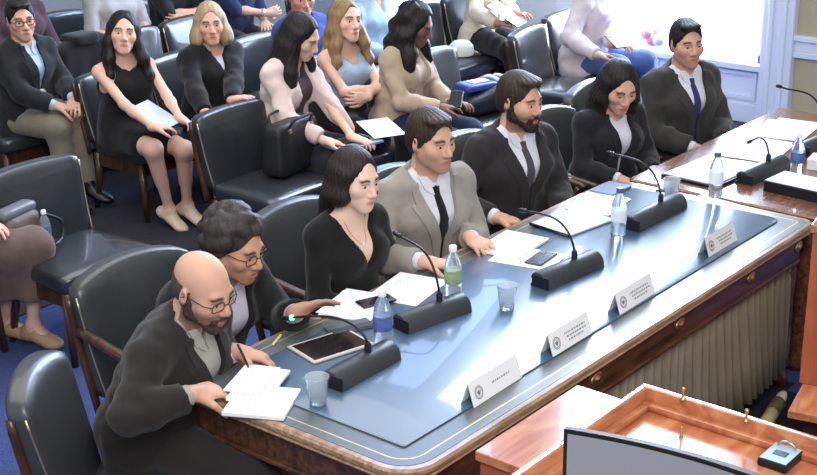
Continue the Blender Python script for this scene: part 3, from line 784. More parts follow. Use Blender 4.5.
M_wood2 = wood('brown_table_wood', '#5A3524', '#8A5A42', 3, (2, 14, 14), .22, .5)
M_keep = M_wood; M_wood = M_wood2
table(table_two, L+.03, 4.45, .0, .96, (.03, .04, .04, .03), main=False)
M_wood = M_keep

# ------------------------------------------------------------------ chairs
M_leather = mat('navy_leather', (.026, .031, .037), rough=.3, spec=.7, bump=.1, bscale=160, var=.2, vscale=9, coat=.5)
M_leather2 = mat('grey_leather_chair', (.04, .045, .047), rough=.36, spec=.6, bump=.12, bscale=160, var=.2, vscale=9, coat=.2)
M_chairwood = wood('chair_wood', '#2E1C14', '#54341F', 4, (8, 8, 1.5), .35, .3)
M_nail = mat('nail_heads', '#D8C9A4', rough=.3, metal=.9)
def chair(kind, arms, w=.56, top=.87, arch=.03, recline=.12):
    """origin on the floor under the middle of the seat; faces local +y"""
    r = empty(kind, (0, 0, 0)); d = .5; lm = M_leather2 if arms else M_leather; bw = w*.96
    rbox('seat', w-.03, d, .1, .035, lm, r, n=8, deform=lambda q: (q.x*(1+.1*(q.y/d)), q.y+.02, q.z+.365+.012*max(0, 1-(q.x/(w*.5))**2-(q.y/(d*.5))**2)))
    bh = top-.42
    def bd(q):
        t = q.z/bh; z = q.z+arch*(1-(q.x/(bw/2))**2)*t
        return (q.x*(.93+.07*t), q.y-.235-recline*t*1.0+.05*(q.x/(bw/2))**2*t*.6+.014*math.cos(PI*q.x/bw)*(q.y > 0)*math.sin(PI*min(max(t, 0), 1)), z+.42)
    b = rbox('backrest', bw, .085, bh, .028, lm, r, n=10, deform=bd)
    for s in (1, -1):
        x = s*(bw/2+.002)
        tube('stile', bez([(x*.93, -.25, .36), (x*.96, -.26-recline*.4, .42+bh*.4), (x, -.245-recline*.85, .42+bh*.93)], 5), [.016]*10+[.012], M_chairwood, r, 8)
        tube('piping', bez([(x*.93*.99, -.196, .44), (x*.965*.99, -.196-recline*.45, .42+bh*.45), (x*.99, -.19-recline*.9, .42+bh*.93)], 5), .004, M_nail, b, 6)
    for sx in (1, -1):
        for sy in (1, -1):
            x, y = sx*(w/2-.05), sy*.2; e = (x*1.04, y*1.12+(-.03 if sy < 0 else .0))
            V, F = tube_geo([(x, y, .37), (x*1.01, y*1.03, .2), (e[0], e[1], .0)], [.026, .022, .017], 8); mesh_obj('leg', V, F, M_chairwood, r)
    bm = bmesh.new()
    for q in ((-w/2+.04, w/2-.04, .2, .225), (-w/2+.04, w/2-.04, -.225, -.2)): box(bm, *q, .29, .37, .004)
    for q in ((-w/2+.035, -w/2+.06, -.2, .2), (w/2-.06, w/2-.035, -.2, .2)): box(bm, *q, .29, .37, .004)
    bm_obj('seat_rail', bm, M_chairwood, r)
    if arms:
        for s in (1, -1):
            x = s*(w/2+.005); V, F = tube_geo(bez([(x*.95, -.29, .69), (x*1.03, -.05, .675), (x*1.04, .17, .655), (x*1.02, .21, .64)], 5), [.02]*14+[.024, .016], 8)
            o = mesh_obj('armrest', V, F, M_chairwood, r); V, F = tube_geo(bez([(x, .18, .645), (x, .15, .52), (x*.97, .17, .36)], 5), .017, 8); mesh_obj('arm_post', V, F, M_chairwood, o)
    return r
def place(proto, first, x, y, heading, label, cat='chair', group=None):
    o = proto if first else copy_tree(proto)
    o.location = (x, y, 0); o.rotation_euler = (0, 0, rad(heading)-PI/2)
    tag(o, label, cat, group); return o
armchair = chair('armchair', True, .58, .85, .05)
for i, (x, y, h, lab) in enumerate((
    (.46, 1.42, -90, 'dark leather armchair with arched back behind the curly haired person'),
    (1.28, 1.37, -90, 'grey black leather armchair under the woman in the black V neck dress'),
    (1.9, 1.36, -90, 'dark armchair behind the man in the grey suit'),
    (2.56, 1.44, -90, 'leather armchair with blue sheen behind the bearded man in a tie'),
    (3.2, 1.38, -90, 'dark armchair under the woman with the dark bob at the table'),
    (3.88, 1.5, -90, 'dark armchair under the man in the blue tie at the far table end'),
    (-.16, .96, -53, 'dark leather armchair with brown wooden edge behind the bald man, at the lower left'))):
    o_last = place(armchair, i == 0, x, y, h, lab, group='armchairs at the conference table')
o_last.scale = (.8, 1, 1)
for ch in [c for c in o_last.children if c.name.startswith('armrest')]:
    for g in list(ch.children): bpy.data.objects.remove(g)
    bpy.data.objects.remove(ch)
side = chair('leather_chair', False, .56, .82, .012, .1)
AUD = [(1.1, 2.94, -90, 'empty leather chair at the left with a brown bag and water bottle on its seat'),
    (2.44, 2.96, -90, 'dark leather chair in the front row with a black handbag on its seat'),
    (3.02, 3.06, -90, 'front row chair under the woman in the pale cardigan'),
    (3.5, 3.46, -90, 'chair under the blonde woman in the light blue top'),
    (3.72, 2.9, -90, 'chair under the woman in the beige jacket'),
    (4.2, 2.96, -90, 'leather chair with a blue and white backpack on its seat'),
    (5.22, 2.86, -80, 'empty leather chair with brightly lit back, front row beside the aisle floor'),
    (5.82, 2.98, -90, 'chair under the person in blue jeans by the window'),
    (.46, 3.24, -68, 'leather chair at the left picture edge under the person in the brown dress'),
    (2.64, 4.22, -90, 'second row chair under the woman in the sleeveless black dress'),
    (3.2, 4.24, -90, 'second row chair under the short haired blonde woman in black'),
    (3.9, 4.24, -90, 'second row chair under the man in the bright blue shirt'),
    (5.4, 4.03, -90, 'leather chair with a white cap lying on its seat'),
    (6.0, 4.04, -90, 'chair under the person in the cream jacket'),
    (2.3, 5.08, -90, 'chair under the man in glasses with the name badge'),
    (2.92, 5.1, -90, 'third row dark chair between the man in glasses and the woman in the sleeveless dress'),
    (3.5, 5.1, -90, 'empty third row chair with blue lit back beside the sleeveless woman'),
    (4.08, 5.1, -90, 'empty third row chair with pale blue lit back behind the blonde woman in black'),
    (4.6, 4.24, -90, 'second row chair under the person in the light blue shirt'),
    (5.4, 5.1, -90, 'dark empty third row chair behind the chair with the white cap'),
    ]
for i, (x, y, h, lab) in enumerate(AUD): place(side, i == 0, x, y, h, lab, group='leather chairs in the audience')
for i, (x, lab) in enumerate(((2.95, 'fourth row chair under the person in the purple brown shirt'), (3.6, 'fourth row chair under the person in the grey shirt'), (4.25, 'fourth row chair under the person in the black shirt'), (4.9, 'fourth row chair under the person in the navy shirt'))):
    place(side, False, x, 6.05, -90, lab, group='leather chairs in the audience')

# ------------------------------------------------------------------ dais in the foreground
M_orange = wood('orange_wood', '#A85F3E', '#C98A60', 2.5, (2, 10, 10), .16, .6)
M_orange2 = wood('orange_panel', '#A05236', '#BC6C4A', 2, (8, 8, 1.5), .4, .2)
DZ = 1.06
desk = empty('dais_desk', (-.2, -1.1, .05), 0, 'orange brown wooden dais desk with a raised rim, in the right foreground', 'desk')
def dz(o): o.location = (.2, 1.1, -.05); return o
X1, Y1 = .30, -.555
dz(bbox_obj('desktop', (-1.1, X1, -2.1, Y1, DZ-.04, DZ), M_orange, desk, .004))
bm = bmesh.new(); box(bm, X1-.022, X1, -2.1, Y1-.0, DZ-.04, DZ+.055, .005); box(bm, X1-.045, X1-.02, -2.1, Y1-.02, DZ, DZ+.02, .006); dz(bm_obj('rim', bm, M_orange, desk, smooth=True, angle=.6))
bm = bmesh.new(); box(bm, -1.1, X1-.02, Y1-.022, Y1, DZ-.04, DZ+.055, .005); box(bm, -1.1, X1-.045, Y1-.045, Y1-.02, DZ, DZ+.02, .006); dz(bm_obj('rim', bm, M_orange, desk, smooth=True, angle=.6))
dz(bbox_obj('front_panel', (X1-.06, X1-.03, -2.1, Y1-.03, .05, DZ-.04), M_orange2, desk)); dz(bbox_obj('end_panel', (-1.1, X1-.05, Y1-.06, Y1-.03, .05, DZ-.04), M_orange2, desk))
for px, py in ((683, 400), (746, 422)):
    p = at(px, py, DZ+.055); V, F = lathe_geo([(.007, 0), (.007, .004), (.0035, .006), (.0035, .024), (.0055, .027), (.0055, .034), (.001, .037)], 12, (p.x if p.x < X1 else X1-.011, p.y, DZ+.055)); dz(mesh_obj('brass_pin', V, F, M_brass, desk))
p = at(681, 437, DZ); V, F = lathe_geo([(.006, 0), (.003, .003), (.003, .028), (.001, .03)], 12, (p.x, p.y, DZ)); dz(mesh_obj('brass_pin', V, F, M_brass, desk))
ledge = empty('wooden_ledge', (.2, -.4, .05), 0, 'orange wooden cabinet with flat glossy top between the long table and the dais desk', 'cabinet')
LZ = .95
def lz(o): o.location = (-.2, .4, -.05); return o
lz(bbox_obj('top', (-.03, .47, -.52, -.245, LZ-.03, LZ), M_orange, ledge, .004)); lz(bbox_obj('body', (-.02, .46, -.51, -.255, .05, LZ-.03), M_orange2, ledge, .003))
lz(bbox_obj('plinth', (-.025, .465, -.515, -.25, .05, .13), M_orange2, ledge, .006))
# second piece of the dais further along
a = rad(12); step = empty('dais_cabinet', (1.53, -.45, .05), a, 'orange brown wooden dais cabinet with tall side panel at the right picture edge', 'cabinet')
bbox_obj('ledge_top', (0, .9, -1.3, 0, .42, .45), M_orange, step, .004); bbox_obj('base', (.06, .9, -1.3, -.05, 0, .42), mat('dark_base', '#33211A', rough=.5), step, .003)
pz_ = at(812, 231, x=1.77).z
bbox_obj('side_panel', (.235, .27, -1.3, .012, .45, pz_-.05), M_orange2, step, .004); bbox_obj('panel_cap', (.225, .9, -1.3, .02, pz_-.05, pz_-.02), M_orange, step, .004); bbox_obj('back_panel', (.27, .9, -.02, .01, .45, pz_-.05), M_orange2, step, .003)
# gold tube lying on the platform
p0, p1 = at(762, 428, .09), at(784, 391, .09); d = (p1-p0); tr = empty('rolled_tube', ((p0.x+p1.x)/2, (p0.y+p1.y)/2, .05), math.atan2(d.y, d.x), 'pale gold tube with a dark patterned band lying on the dark carpet by the dais', 'tube')
hl = d.length/2
def lying(prof): V, F = lathe_geo(prof, 20); return [(v[2], v[1]*.72, (v[0]+.04)*.72) for v in V], [f[::-1] for f in F]
M_tube = mat('pale_gold', '#E4DA9E', rough=.4); M_band = mat('patterned_band', '#7A7048', rough=.5, var=.7, vscale=60)
V, F = lying([(.036, -hl), (.04, -hl+.004), (.04, -.02), (.036, -.018)]); mesh_obj('tube_body', V, F, M_tube, tr)
V, F = lying([(.042, -.02), (.042, .09), (.038, .092)]); mesh_obj('band', V, F, M_band, tr)
V, F = lying([(.03, .092), (.034, .1), (.03, hl-.03), (.02, hl)]); mesh_obj('cap', V, F, mat('cream_cap', '#E3DCC0', rough=.4), tr)
# curved monitor on the dais desk
mon = empty('curved_monitor', (-.58, -1.25, DZ), 0, 'thin black framed curved monitor standing on the dais desk', 'monitor')
c0, c1 = at(565, 428, 1.45), at(660, 472, 1.45); mz = 1.45-DZ; hw = .33; x_ = c0.x+.58; y_ = c0.y+1.25
def mpt(t, z, off): # t from 0 (near the table) to 1
    yy = y_-2*hw*t; return (x_+.06*(1-(2*t-1)**2)+off, yy, z)
V, F = [], []; n = 20
for i in range(n+1):
    t = i/n
    for z, off in ((mz, -.004), (mz, .01), (mz-.38, .01), (mz-.38, -.004)): V.append(mpt(t, z, off))
for i in range(n):
    for j in range(4): F.append((i*4+j, i*4+(j+1) % 4, i*4+4+(j+1) % 4, i*4+4+j))
F += [(0, 1, 2, 3), (n*4+3, n*4+2, n*4+1, n*4)]
mesh_obj('bezel', V, F, mat('black_plastic', '#141416', rough=.4), mon, smooth=False)
V, F = [], []
for i in range(n+1):
    t = .012+.976*i/n
    V += [mpt(t, mz-.009, -.0055), mpt(t, mz-.36, -.0055)]
for i in range(n): F.append((i*2, i*2+1, i*2+3, i*2+2))
mesh_obj('screen', V, F, mat('grey_screen', '#7C8490', rough=.35), mon)
bbox_obj('stand', (.12, .15, -.26, -.18, .01, .15), MATS['black_plastic'], mon); bbox_obj('foot', (.0, .22, -.34, -.1, .0, .012), MATS['black_plastic'], mon)
p = at(780, 462, DZ); dv = empty('desk_device', (p.x, p.y, DZ), rad(0), 'small black device with pale blue top lying on the dais desk', 'device')
bbox_obj('case', (-.05, .05, -.038, .038, 0, .022), MATS['black_plastic'], dv, .005); bbox_obj('top_plate', (-.046, .046, -.034, .034, .022, .024), mat('pale_blue', '#9DB4C6', rough=.4), dv, .001)
bbox_obj('display', (-.014, .01, -.018, .016, .024, .0255), mat('dark_blue_display', '#2F4658', rough=.25), dv, .001); V, F = tube_geo([(.034, .022*math.cos(i*PI/8), .026+.014*math.sin(i*PI/8)) for i in range(9)], .003, 6); mesh_obj('ring', V, F, mat('steel', '#B9BDC2', rough=.3, metal=.9), dv)

# ------------------------------------------------------------------ things on the tables
M_mic = mat('mic_grey', '#33383B', rough=.42, spec=.5); M_micdark = mat('mic_black', '#15171A', rough=.4); M_neck = mat('gooseneck', '#2A2C2E', rough=.35, metal=.5)
M_green = mat('green_lamp', (.1, 1, .45), emit=5)
def microphone(base_l, base_r, z, tip, tipz, label, lit=False, mid=None, neck_at=.62):
    a, b = base_l, base_r; c = (a+b)/2; d = b-a; Lm = d.length; ang = math.atan2(d.y, d.x)
    r = empty('desk_microphone', (c.x, c.y, z), ang, label, 'microphone', 'gooseneck microphones on the tables')
    V, F = [], []; prof = [(.055, 0), (.055, .01), (.03, .02)]+[(.012+.042*math.cos(PI*q/10-.15), .026+.036*math.sin(PI*q/10+.0)) for q in range(1, 11)]+[(-.034, .0)]; n = len(prof)
    for x in (-Lm/2, -Lm/2+.006, Lm/2-.006, Lm/2):
        k = .94 if abs(x) > Lm/2-.003 else 1
        for y, zz in prof: V.append((x, y*k, zz*k))
    for i in range(3):
        for j in range(n): F.append((i*n+j, (i+1)*n+j, (i+1)*n+(j+1) % n, i*n+(j+1) % n))
    F += [tuple(range(n)), tuple(3*n+j for j in range(n-1, -1, -1))]
    o = mesh_obj('base', V, F, M_mic, r); o.data.set_sharp_from_angle(angle=.55)
    bbox_obj('end_cap', (-Lm/2-.003, -Lm/2+.001, -.038, .044, .004, .05), M_micdark, o, .002); bbox_obj('button_plate', (-Lm/2+.05, -Lm/2+.13, .03, .052, .02, .052), M_micdark, o, .004)
    x0 = -Lm/2+neck_at*Lm; lathe('socket', [(.012, .055), (.012, .085), (.008, .095)], M_micdark, r, 14, (x0, .015, 0))
    R_ = Matrix.Rotation(-ang, 3, 'Z'); tl = R_@(tip-Vector((c.x, c.y, z)))
    st_ = Vector((x0, .015, .09)); up = st_+Vector((0, .01, .1)); dirn = (tl-st_); m1 = st_+dirn*.35+Vector((0, 0, .06)); m2 = st_+dirn*.7+Vector((0, 0, .045))
    ct = st_+Vector((0, .01, .5*max(tl.z-st_.z, .05)+.07))+dirn*.12; ct2 = st_+dirn*.6+Vector((0, 0, .05))
    pts = [(1-t)**3*st_+3*t*(1-t)**2*ct+3*t*t*(1-t)*ct2+t**3*tl for t in [q/24 for q in range(25)]]
    tube('gooseneck', pts, .0045, M_neck, r, 8)
    e = (pts[-1]-pts[-4]).normalized(); tube('mic_head', [tl-e*.005, tl, tl+e*.03, tl+e*.036], [.006, .0085, .0085, .004], M_micdark, r, 10)
    if lit: tube('lamp_ring', [tl-e*.012, tl-e*.004], [.0095, .0095], M_green, r, 10)
    return r
"""tips: each lies up and back from its base, towards the seats"""
microphone(at(334, 390, TP), at(394, 357, TP), TP, at(290, 318, y=.86), 0, 'grey microphone with green lamp, nearest the bald man and tablet', True)
microphone(at(402, 332, TP), at(466, 309, TP), TP, at(400, 236, y=.84), 0, 'grey gooseneck microphone in front of the woman in black')
microphone(at(541, 289, TP), at(598, 265, TP), TP, at(526, 211, y=.72), 0, 'black gooseneck microphone in the middle of the long table by the bearded man')
microphone(at(632, 231, TP), at(681, 206, TP), TP, at(614, 154, y=.82), 0, 'black gooseneck microphone at the far end of the long table, before the dark haired woman')
microphone(at(745, 185, T), at(785, 167, T), T, at(751, 141, y=.62), 0, 'black microphone among papers on the far table')
microphone(at(803, 156, T), at(838, 142, T), T, at(781, 87, y=.55), 0, 'dark gooseneck microphone at the right picture edge on the far table')
M_pet = mat('clear_plastic', '#E6F1FA', rough=.08, trans=.85, ior=1.25); M_cap = mat('white_cap', '#EEF2F6', rough=.4); M_lab_b = mat('blue_label', '#5E74B4', rough=.5, var=.5, vscale=40); M_lab_g = mat('green_label', '#9DB48A', rough=.5, var=.4, vscale=40); M_water = mat('water', '#DDEBF5', rough=.02, trans=.95, ior=1.33); M_lab_w = mat('white_label', '#E8ECF4', rough=.5)
def bottle(p, z, label, lab=None, cap=None, k=1.):
    r = empty('water_bottle', (p.x, p.y, z), 0, label, 'bottle', 'plastic water bottles')
    pf = [(.024, .0), (.031, .006), (.032, .02), (.03, .03), (.032, .04), (.03, .05), (.032, .06), (.032, .125), (.029, .145), (.02, .172), (.0125, .184), (.0125, .198)]
    lathe('bottle_body', [(a*k, b*k) for a, b in pf], M_pet, r, 24)
    lathe('label_band', [(.0325*k, .068*k), (.033*k, .07*k), (.033*k, .118*k), (.0325*k, .12*k)], lab or M_lab_b, r, 24)
    lathe('cap', [(.0145*k, .19*k), (.015*k, .192*k), (.015*k, .208*k), (.013*k, .211*k)], cap or M_cap, r, 18)
    return r
def cup(p, z, label):
    r = empty('plastic_cup', (p.x, p.y, z), 0, label, 'cup', 'clear plastic cups')
    lathe('cup_wall', [(.024, .0), (.026, .002), (.037, .092), (.039, .094), (.0385, .096), (.0355, .093), (.0248, .006), (.02, .005)], mat('cup_plastic', '#EAF1F6', rough=.15, trans=.75, ior=1.15), r, 28)
    lathe('water', [(.023, .0055), (.0262, .02), (.02, .0205)], M_water, r, 24); return r
bottle(at(383, 347, TP), TP, 'water bottle with blue label standing behind the tablet and the nearest microphone')
bottle(at(453, 299, TP), TP, 'water bottle with green label in front of the man in the grey suit', M_lab_g)
bottle(at(618, 236, TP), TP, 'water bottle with purple cap beside the microphone before the dark haired woman', M_lab_w, mat('purple_cap', '#5A5488', rough=.4))
bottle(at(715, 197, T), T, 'water bottle with dark green cap at the joint of the two tables', M_lab_w, mat('green_cap', '#4E6A66', rough=.4))
bottle(at(796, 176, T), T, 'water bottle with blue label on the far table near the right edge')
cup(at(318, 404, TP), TP, 'clear plastic cup beside the white notebook, before the bald man')
cup(at(507, 309, TP), TP, 'clear plastic cup standing alone in the middle of the table')
cup(at(671, 199, TP), TP, 'clear plastic cup at the far end of the long table')
M_paper = mat('white_paper', '#F1F2F4', rough=.7, bump=.02, bscale=30); M_ink = mat('grey_ink', '#9A9BA0', rough=.8); M_seal = mat('seal_grey', '#7E7F84', rough=.7)
def flat(name, c, z, w, d, t, rz, m, label, cat, group=None, bevel=.001):
    o = bbox_obj(name, (-w/2, w/2, -d/2, d/2, 0, t), m, None, bevel); o.location = (c.x, c.y, z); o.rotation_euler = (0, 0, rad(rz)); tag(o, label, cat, group); return o
def lines(o, w, d, t, n=6, m=None, x0=.12, x1=.85, y0=.8, y1=.25):
    bm = bmesh.new(); rg = random.Random(len(o.name)+n)
    for i in range(n):
        y = d*(y0+(y1-y0)*i/max(n-1, 1)-.5); xe = x1-rg.random()*.12; box(bm, w*(x0-.5), w*(xe-.5), y-.0009, y+.0009, t, t+.0004)
    bm_obj('printed_lines', bm, m or M_ink, o)
# name cards: a folded tent card with a round seal and lines of small print
def name_card(p_l, p_r, z, label, blank=False):
    c = (p_l+p_r)/2; d = p_r-p_l; w = d.length; ang = math.atan2(d.y, d.x); h = .075; dp = .05
    r = empty('name_card', (c.x, c.y, z), ang, label, 'name card', 'folded white name cards')
    V = [(-w/2, 0, 0), (w/2, 0, 0), (w/2, dp/2, h), (-w/2, dp/2, h), (-w/2, dp, 0), (w/2, dp, 0)]
    o = mesh_obj('card', V, [(0, 1, 2, 3), (3, 2, 5, 4)], M_paper, r, smooth=False); so = o.modifiers.new('solid', 'SOLIDIFY'); so.thickness = .002; so.offset = 0
    u = Vector((0, dp/2, h)).normalized(); nn = Vector((0, -h, dp/2)).normalized()
    def on(x, v, e=.0018): q = u*v+nn*e; return (x, q.y, q.z)
    V, F = [], []; sx = -w/2+w*.15; sv = h*.48; R0 = .0215
    for rr, r2 in ((R0, R0*.86), (R0*.74, R0*.66)):
        b = len(V)
        for i in range(28): a = 2*PI*i/28; V += [on(sx+rr*math.cos(a), sv+rr*math.sin(a)), on(sx+r2*math.cos(a), sv+r2*math.sin(a))]
        for i in range(28): j = (i+1) % 28; F.append((b+2*i, b+2*j, b+2*j+1, b+2*i+1))
    b = len(V)      # a plain shield with spread wings inside the rings
    for x, v in ((-.011, .006), (-.004, .004), (0, .010), (.004, .004), (.011, .006), (.006, -.004), (0, -.011), (-.006, -.004)): V.append(on(sx+x, sv+v))
    F.append(tuple(range(b, b+8)))
    mesh_obj('seal', V, F, M_seal, r, smooth=False)
    bm = bmesh.new(); rg = random.Random(int(w*1e5))
    for i, (v, x0, x1) in enumerate(((.68, .36, .86), (.5, .4, .9), (.32, .44, .8)) if not blank else ((.55, .42, .76),)):
        x = -w/2+x0*w
        while x < -w/2+x1*w:
            l_ = rg.uniform(.006, .014); q = [on(x, h*v-.0028), on(x+l_, h*v-.0028), on(x+l_, h*v+.0028), on(x, h*v+.0028)]; bm.faces.new([bm.verts.new(k) for k in q]); x += l_+.004
    bm_obj('small_print', bm, M_ink, r)
name_card(at(474, 408, TL), at(522, 377, TL), TL, 'white name card nearest the camera, with seal and one short line', True)
name_card(at(553, 357, TP), at(592, 333, TP), TP, 'white name card with seal and three lines, second from the camera')
name_card(at(620, 315, TP), at(655, 293, TP), TP, 'white name card third from the camera, beyond the middle of the long table')
name_card(at(709, 257, TP), at(737, 240, TP), TP, 'white name card farthest along, by the far corner of the long table')
M_dark = mat('black_glass', '#17191C', rough=.12, spec=.7); M_rubber = mat('grey_case', '#B9B4AC', rough=.5)
# before the bald man: an open notebook of loose white sheets
o = flat('writing_pad', at(262, 404, TL), TL, .2, .2, .014, 28, M_paper, 'white writing pad at the bottom of the pile before the bald man', 'pad', bevel=.002)
o = flat('open_notebook', at(259, 391, TL), TL+.015, .24, .13, .012, 24, M_paper, 'white open notebook lying on the pad before the bald man', 'notebook', bevel=.002); lines(o, .24, .13, .012, 5)
o = flat('notepaper', at(252, 379, TL+.03), TL+.028, .2, .12, .004, 24, M_paper, 'white sheet with handwriting under the pen, before the curly haired person', 'paper'); lines(o, .2, .12, .004, 6)
# tablet, phones, folders
r = flat('tablet', at(331, 347, TP), TP, .25, .17, .009, -14, M_rubber, 'tablet with dark screen and pale frame lying beside the nearest microphone', 'tablet', bevel=.004); bbox_obj('screen', (-.112, .112, -.072, .072, .009, .0098), M_dark, r, .001)
r = flat('dark_folder', at(350, 328, TP), TP, .17, .085, .008, -22, mat('slate', '#5A6068', rough=.5), 'slate grey folded case lying behind the tablet', 'case', bevel=.003); bbox_obj('flap', (-.08, .08, -.04, .0, .008, .011), mat('dark_slate', '#33383E', rough=.5), r, .002)
o = flat('pen', at(277, 341, TL), TL, .09, .01, .009, 25, mat('cream_pen', '#CFC6A4', rough=.4), 'cream pen lying by the table edge near the curly haired person', 'pen', bevel=.004)
bbox_obj('tip', (.045, .055, -.0025, .0025, .002, .007), M_micdark, o, .002)
def sheets(n, c, z, w, d, rz, label, seed, spread=.02, txt=True, group='white papers on the tables', t=.0025):
    rg = random.Random(seed); x, y = c.x, c.y
    for i in range(n):
        q = Vector((x+rg.uniform(-spread, spread)*(i > 0), y+rg.uniform(-spread, spread)*(i > 0), 0)); o = flat('paper_sheet', q, z+i*(t+.0004), w, d, t, rz+rg.uniform(-6, 6)*(i > 0), M_paper, label if isinstance(label, str) else label[i], 'paper', group, .0005)
        if txt and i == n-1: lines(o, w, d, t, 9)
sheets(2, at(356, 306, TP), TP, .25, .2, 20, ['white paper underneath by the woman in the black V neck dress', 'white paper under the black phone before the woman in black'], 3)
sheets(1, at(408, 289, TP), TP, .28, .21, 12, 'white printed paper behind the second microphone from the camera', 5)
o = flat('phone', at(376, 302, TP+.006), TP+.0062, .14, .07, .008, -20, M_dark, 'black phone on the white papers before the woman in black', 'phone', bevel=.003); bbox_obj('camera_bump', (-.06, -.035, .005, .03, .008, .0095), M_micdark, o, .001)
o = flat('paper_stack', at(512, 246, TP), TP, .27, .2, .012, 6, M_paper, 'thick stack of white paper before the man in the grey suit', 'papers', bevel=.002); lines(o, .27, .2, .012, 7)
sheets(1, at(528, 258, TP), TP, .2, .26, 12, 'white sheet under the phone between the paper stack and the microphone', 8)
o = flat('phone', at(541, 259, TP+.003), TP+.003, .15, .075, .008, 8, mat('blue_black_glass', '#3A4456', rough=.2, spec=.7), 'dark blue phone on a white sheet beside the middle microphone', 'phone', bevel=.003); bbox_obj('camera_bump', (.035, .062, .005, .03, .008, .0095), M_micdark, o, .001)
o = flat('document_folder', at(572, 223, TP), TP, .3, .22, .01, -8, mat('pale_blue_folder', '#C7D6E8', rough=.4), 'pale blue folder with dark edge before the bearded man', 'folder', bevel=.003); bbox_obj('paper', (-.14, .14, -.1, .1, .01, .012), M_paper, o, .001); bbox_obj('spine', (-.15, -.142, -.11, .11, .0, .0125), M_micdark, o, .001)
sheets(2, at(597, 203, TP), TP, .26, .2, 10, ['white sheet below another beyond the pale blue folder', 'white sheet at the far end before the dark haired woman'], 12)
o = flat('notebook', at(597, 187, TP), TP, .17, .12, .012, 0, mat('slate_blue', '#7F8CAA', rough=.5), 'slate blue notebook at the far table edge beside the bearded man', 'notebook', bevel=.003)
o.location.y = min(o.location.y, WD-.1)
o = flat('phone', at(665, 188, T), T, .13, .065, .009, 20, M_dark, 'black phone at the joint of the two tables before the dark haired woman', 'phone', bevel=.003); bbox_obj('camera_bump', (-.055, -.03, .003, .028, .009, .0105), M_micdark, o, .001)
o = flat('black_binder', at(712, 173, T), T, .42, .3, .014, -4, M_micdark, 'black edged binder with white pages before the man in the blue tie', 'binder', bevel=.003); bbox_obj('pages', (-.2, .2, -.135, .14, .014, .02), M_paper, o, .001)
sheets(3, at(752, 150, T), T, .36, .27, 5, ['white paper beneath the pile before the man in the blue tie', 'white paper in the pile beside the far microphone', 'topmost white paper of the pile on the far table'], 21, .05)
sheets(2, at(783, 130, T), T, .36, .24, 12, ['white paper at the far end of the far table', 'topmost white paper at the far end of the far table'], 22, .04)
sheets(1, at(705, 205, T), T+.0, .22, .2, -10, 'white paper on the near end of the brown table', 23)
r = flat('document_box', at(800, 192, T), T, .19, .27, .05, -4, M_micdark, 'black box with white top at the right edge of the far table', 'box', bevel=.004); bbox_obj('lid_paper', (-.09, .09, -.13, .13, .05, .054), M_paper, r, .001)
r = flat('document_box', at(822, 168, T), T, .12, .12, .05, 10, M_paper, 'white box behind the black box at the right picture edge', 'box', bevel=.004); bbox_obj('lid', (-.061, .061, -.061, .061, .04, .053), M_paper, r, .002)
# ---- things among the audience
# brown bag and bottle on the empty chair at the left
c = at(24, 240, .49); r = empty('brown_bag', (.9, 3.08, .482), rad(15), 'brown leather bag with bluish grey rolled top on the empty chair at the left', 'bag')
M_brown = mat('brown_bag_leather', '#5E4E46', rough=.45, bump=.2, bscale=90, var=.2)
rbox('bag_body', .26, .15, .19, .05, M_brown, r, n=8, deform=lambda q: (q.x*(1-.12*q.z/.19), q.y*(1-.25*q.z/.19)+.1*q.z, q.z)); rbox('rolled_top', .25, .085, .055, .026, mat('bag_top', '#6A6C74', rough=.3), r, n=6, deform=lambda q: (q.x*.92, q.y+.02, q.z+.17))  # rolled top is a bluer grey than the brown body
V, F = tube_geo(bez([(.1, -.04, .16), (.19, -.08, .1), (.17, -.1, .03), (.08, -.12, .015)], 6), .008, 8); mesh_obj('strap', V, F, M_micdark, r)
bottle(at(47, 246, .482), .482, 'small water bottle on the empty chair at the left beside the brown bag', M_lab_b, None, .85)
# handbag on the mid chair
r = empty('black_handbag', (2.6, 2.96, .482), rad(8), 'large black handbag standing on the front row chair beside the woman in the cardigan', 'handbag'); M_bag = mat('bag_leather', '#1E1D1E', rough=.5, bump=.25, bscale=80, var=.2)
rbox('bag_body', .4, .17, .29, .045, M_bag, r, n=8, deform=lambda q: (q.x*(1-.1*q.z/.3), q.y*(1-.3*q.z/.3), q.z))
for s in (1, -1): tube('handle', bez([(-.1, s*.055, .26), (-.08, s*.085, .31), (0, s*.095, .32), (.08, s*.085, .31), (.1, s*.055, .26)], 6), .008, M_bag, r)
for x in (-.1, .1): bbox_obj('buckle', (x-.012, x+.012, -.075, -.06, .24, .262), M_brass, r, .002)
# backpack
r = empty('backpack', (4.27, 2.9, .482), rad(-15), 'black backpack with blue and white pockets lying on the chair beside the woman in beige', 'backpack')
rbox('pack_body', .4, .3, .16, .06, mat('pack_black', '#20242C', rough=.5, bump=.3, bscale=60), r, n=8, deform=lambda q: (q.x, q.y, q.z*(1+.25*math.sin(q.x*8)))); rbox('pocket', .24, .16, .05, .02, mat('pack_blue', '#3D4F9E', rough=.4), r, n=6, deform=lambda q: (q.x-.05, q.y-.02, q.z+.145)); bbox_obj('white_patch', (-.1, .03, -.06, .02, .195, .2), M_paper, r, .002)
for s in (.1, .17): tube('strap', bez([(s, -.15, .05), (s, -.1, .17), (s, .05, .19), (s-.02, .15, .1)], 6), .014, mat('strap_white', '#C9D6E6', rough=.4), r)
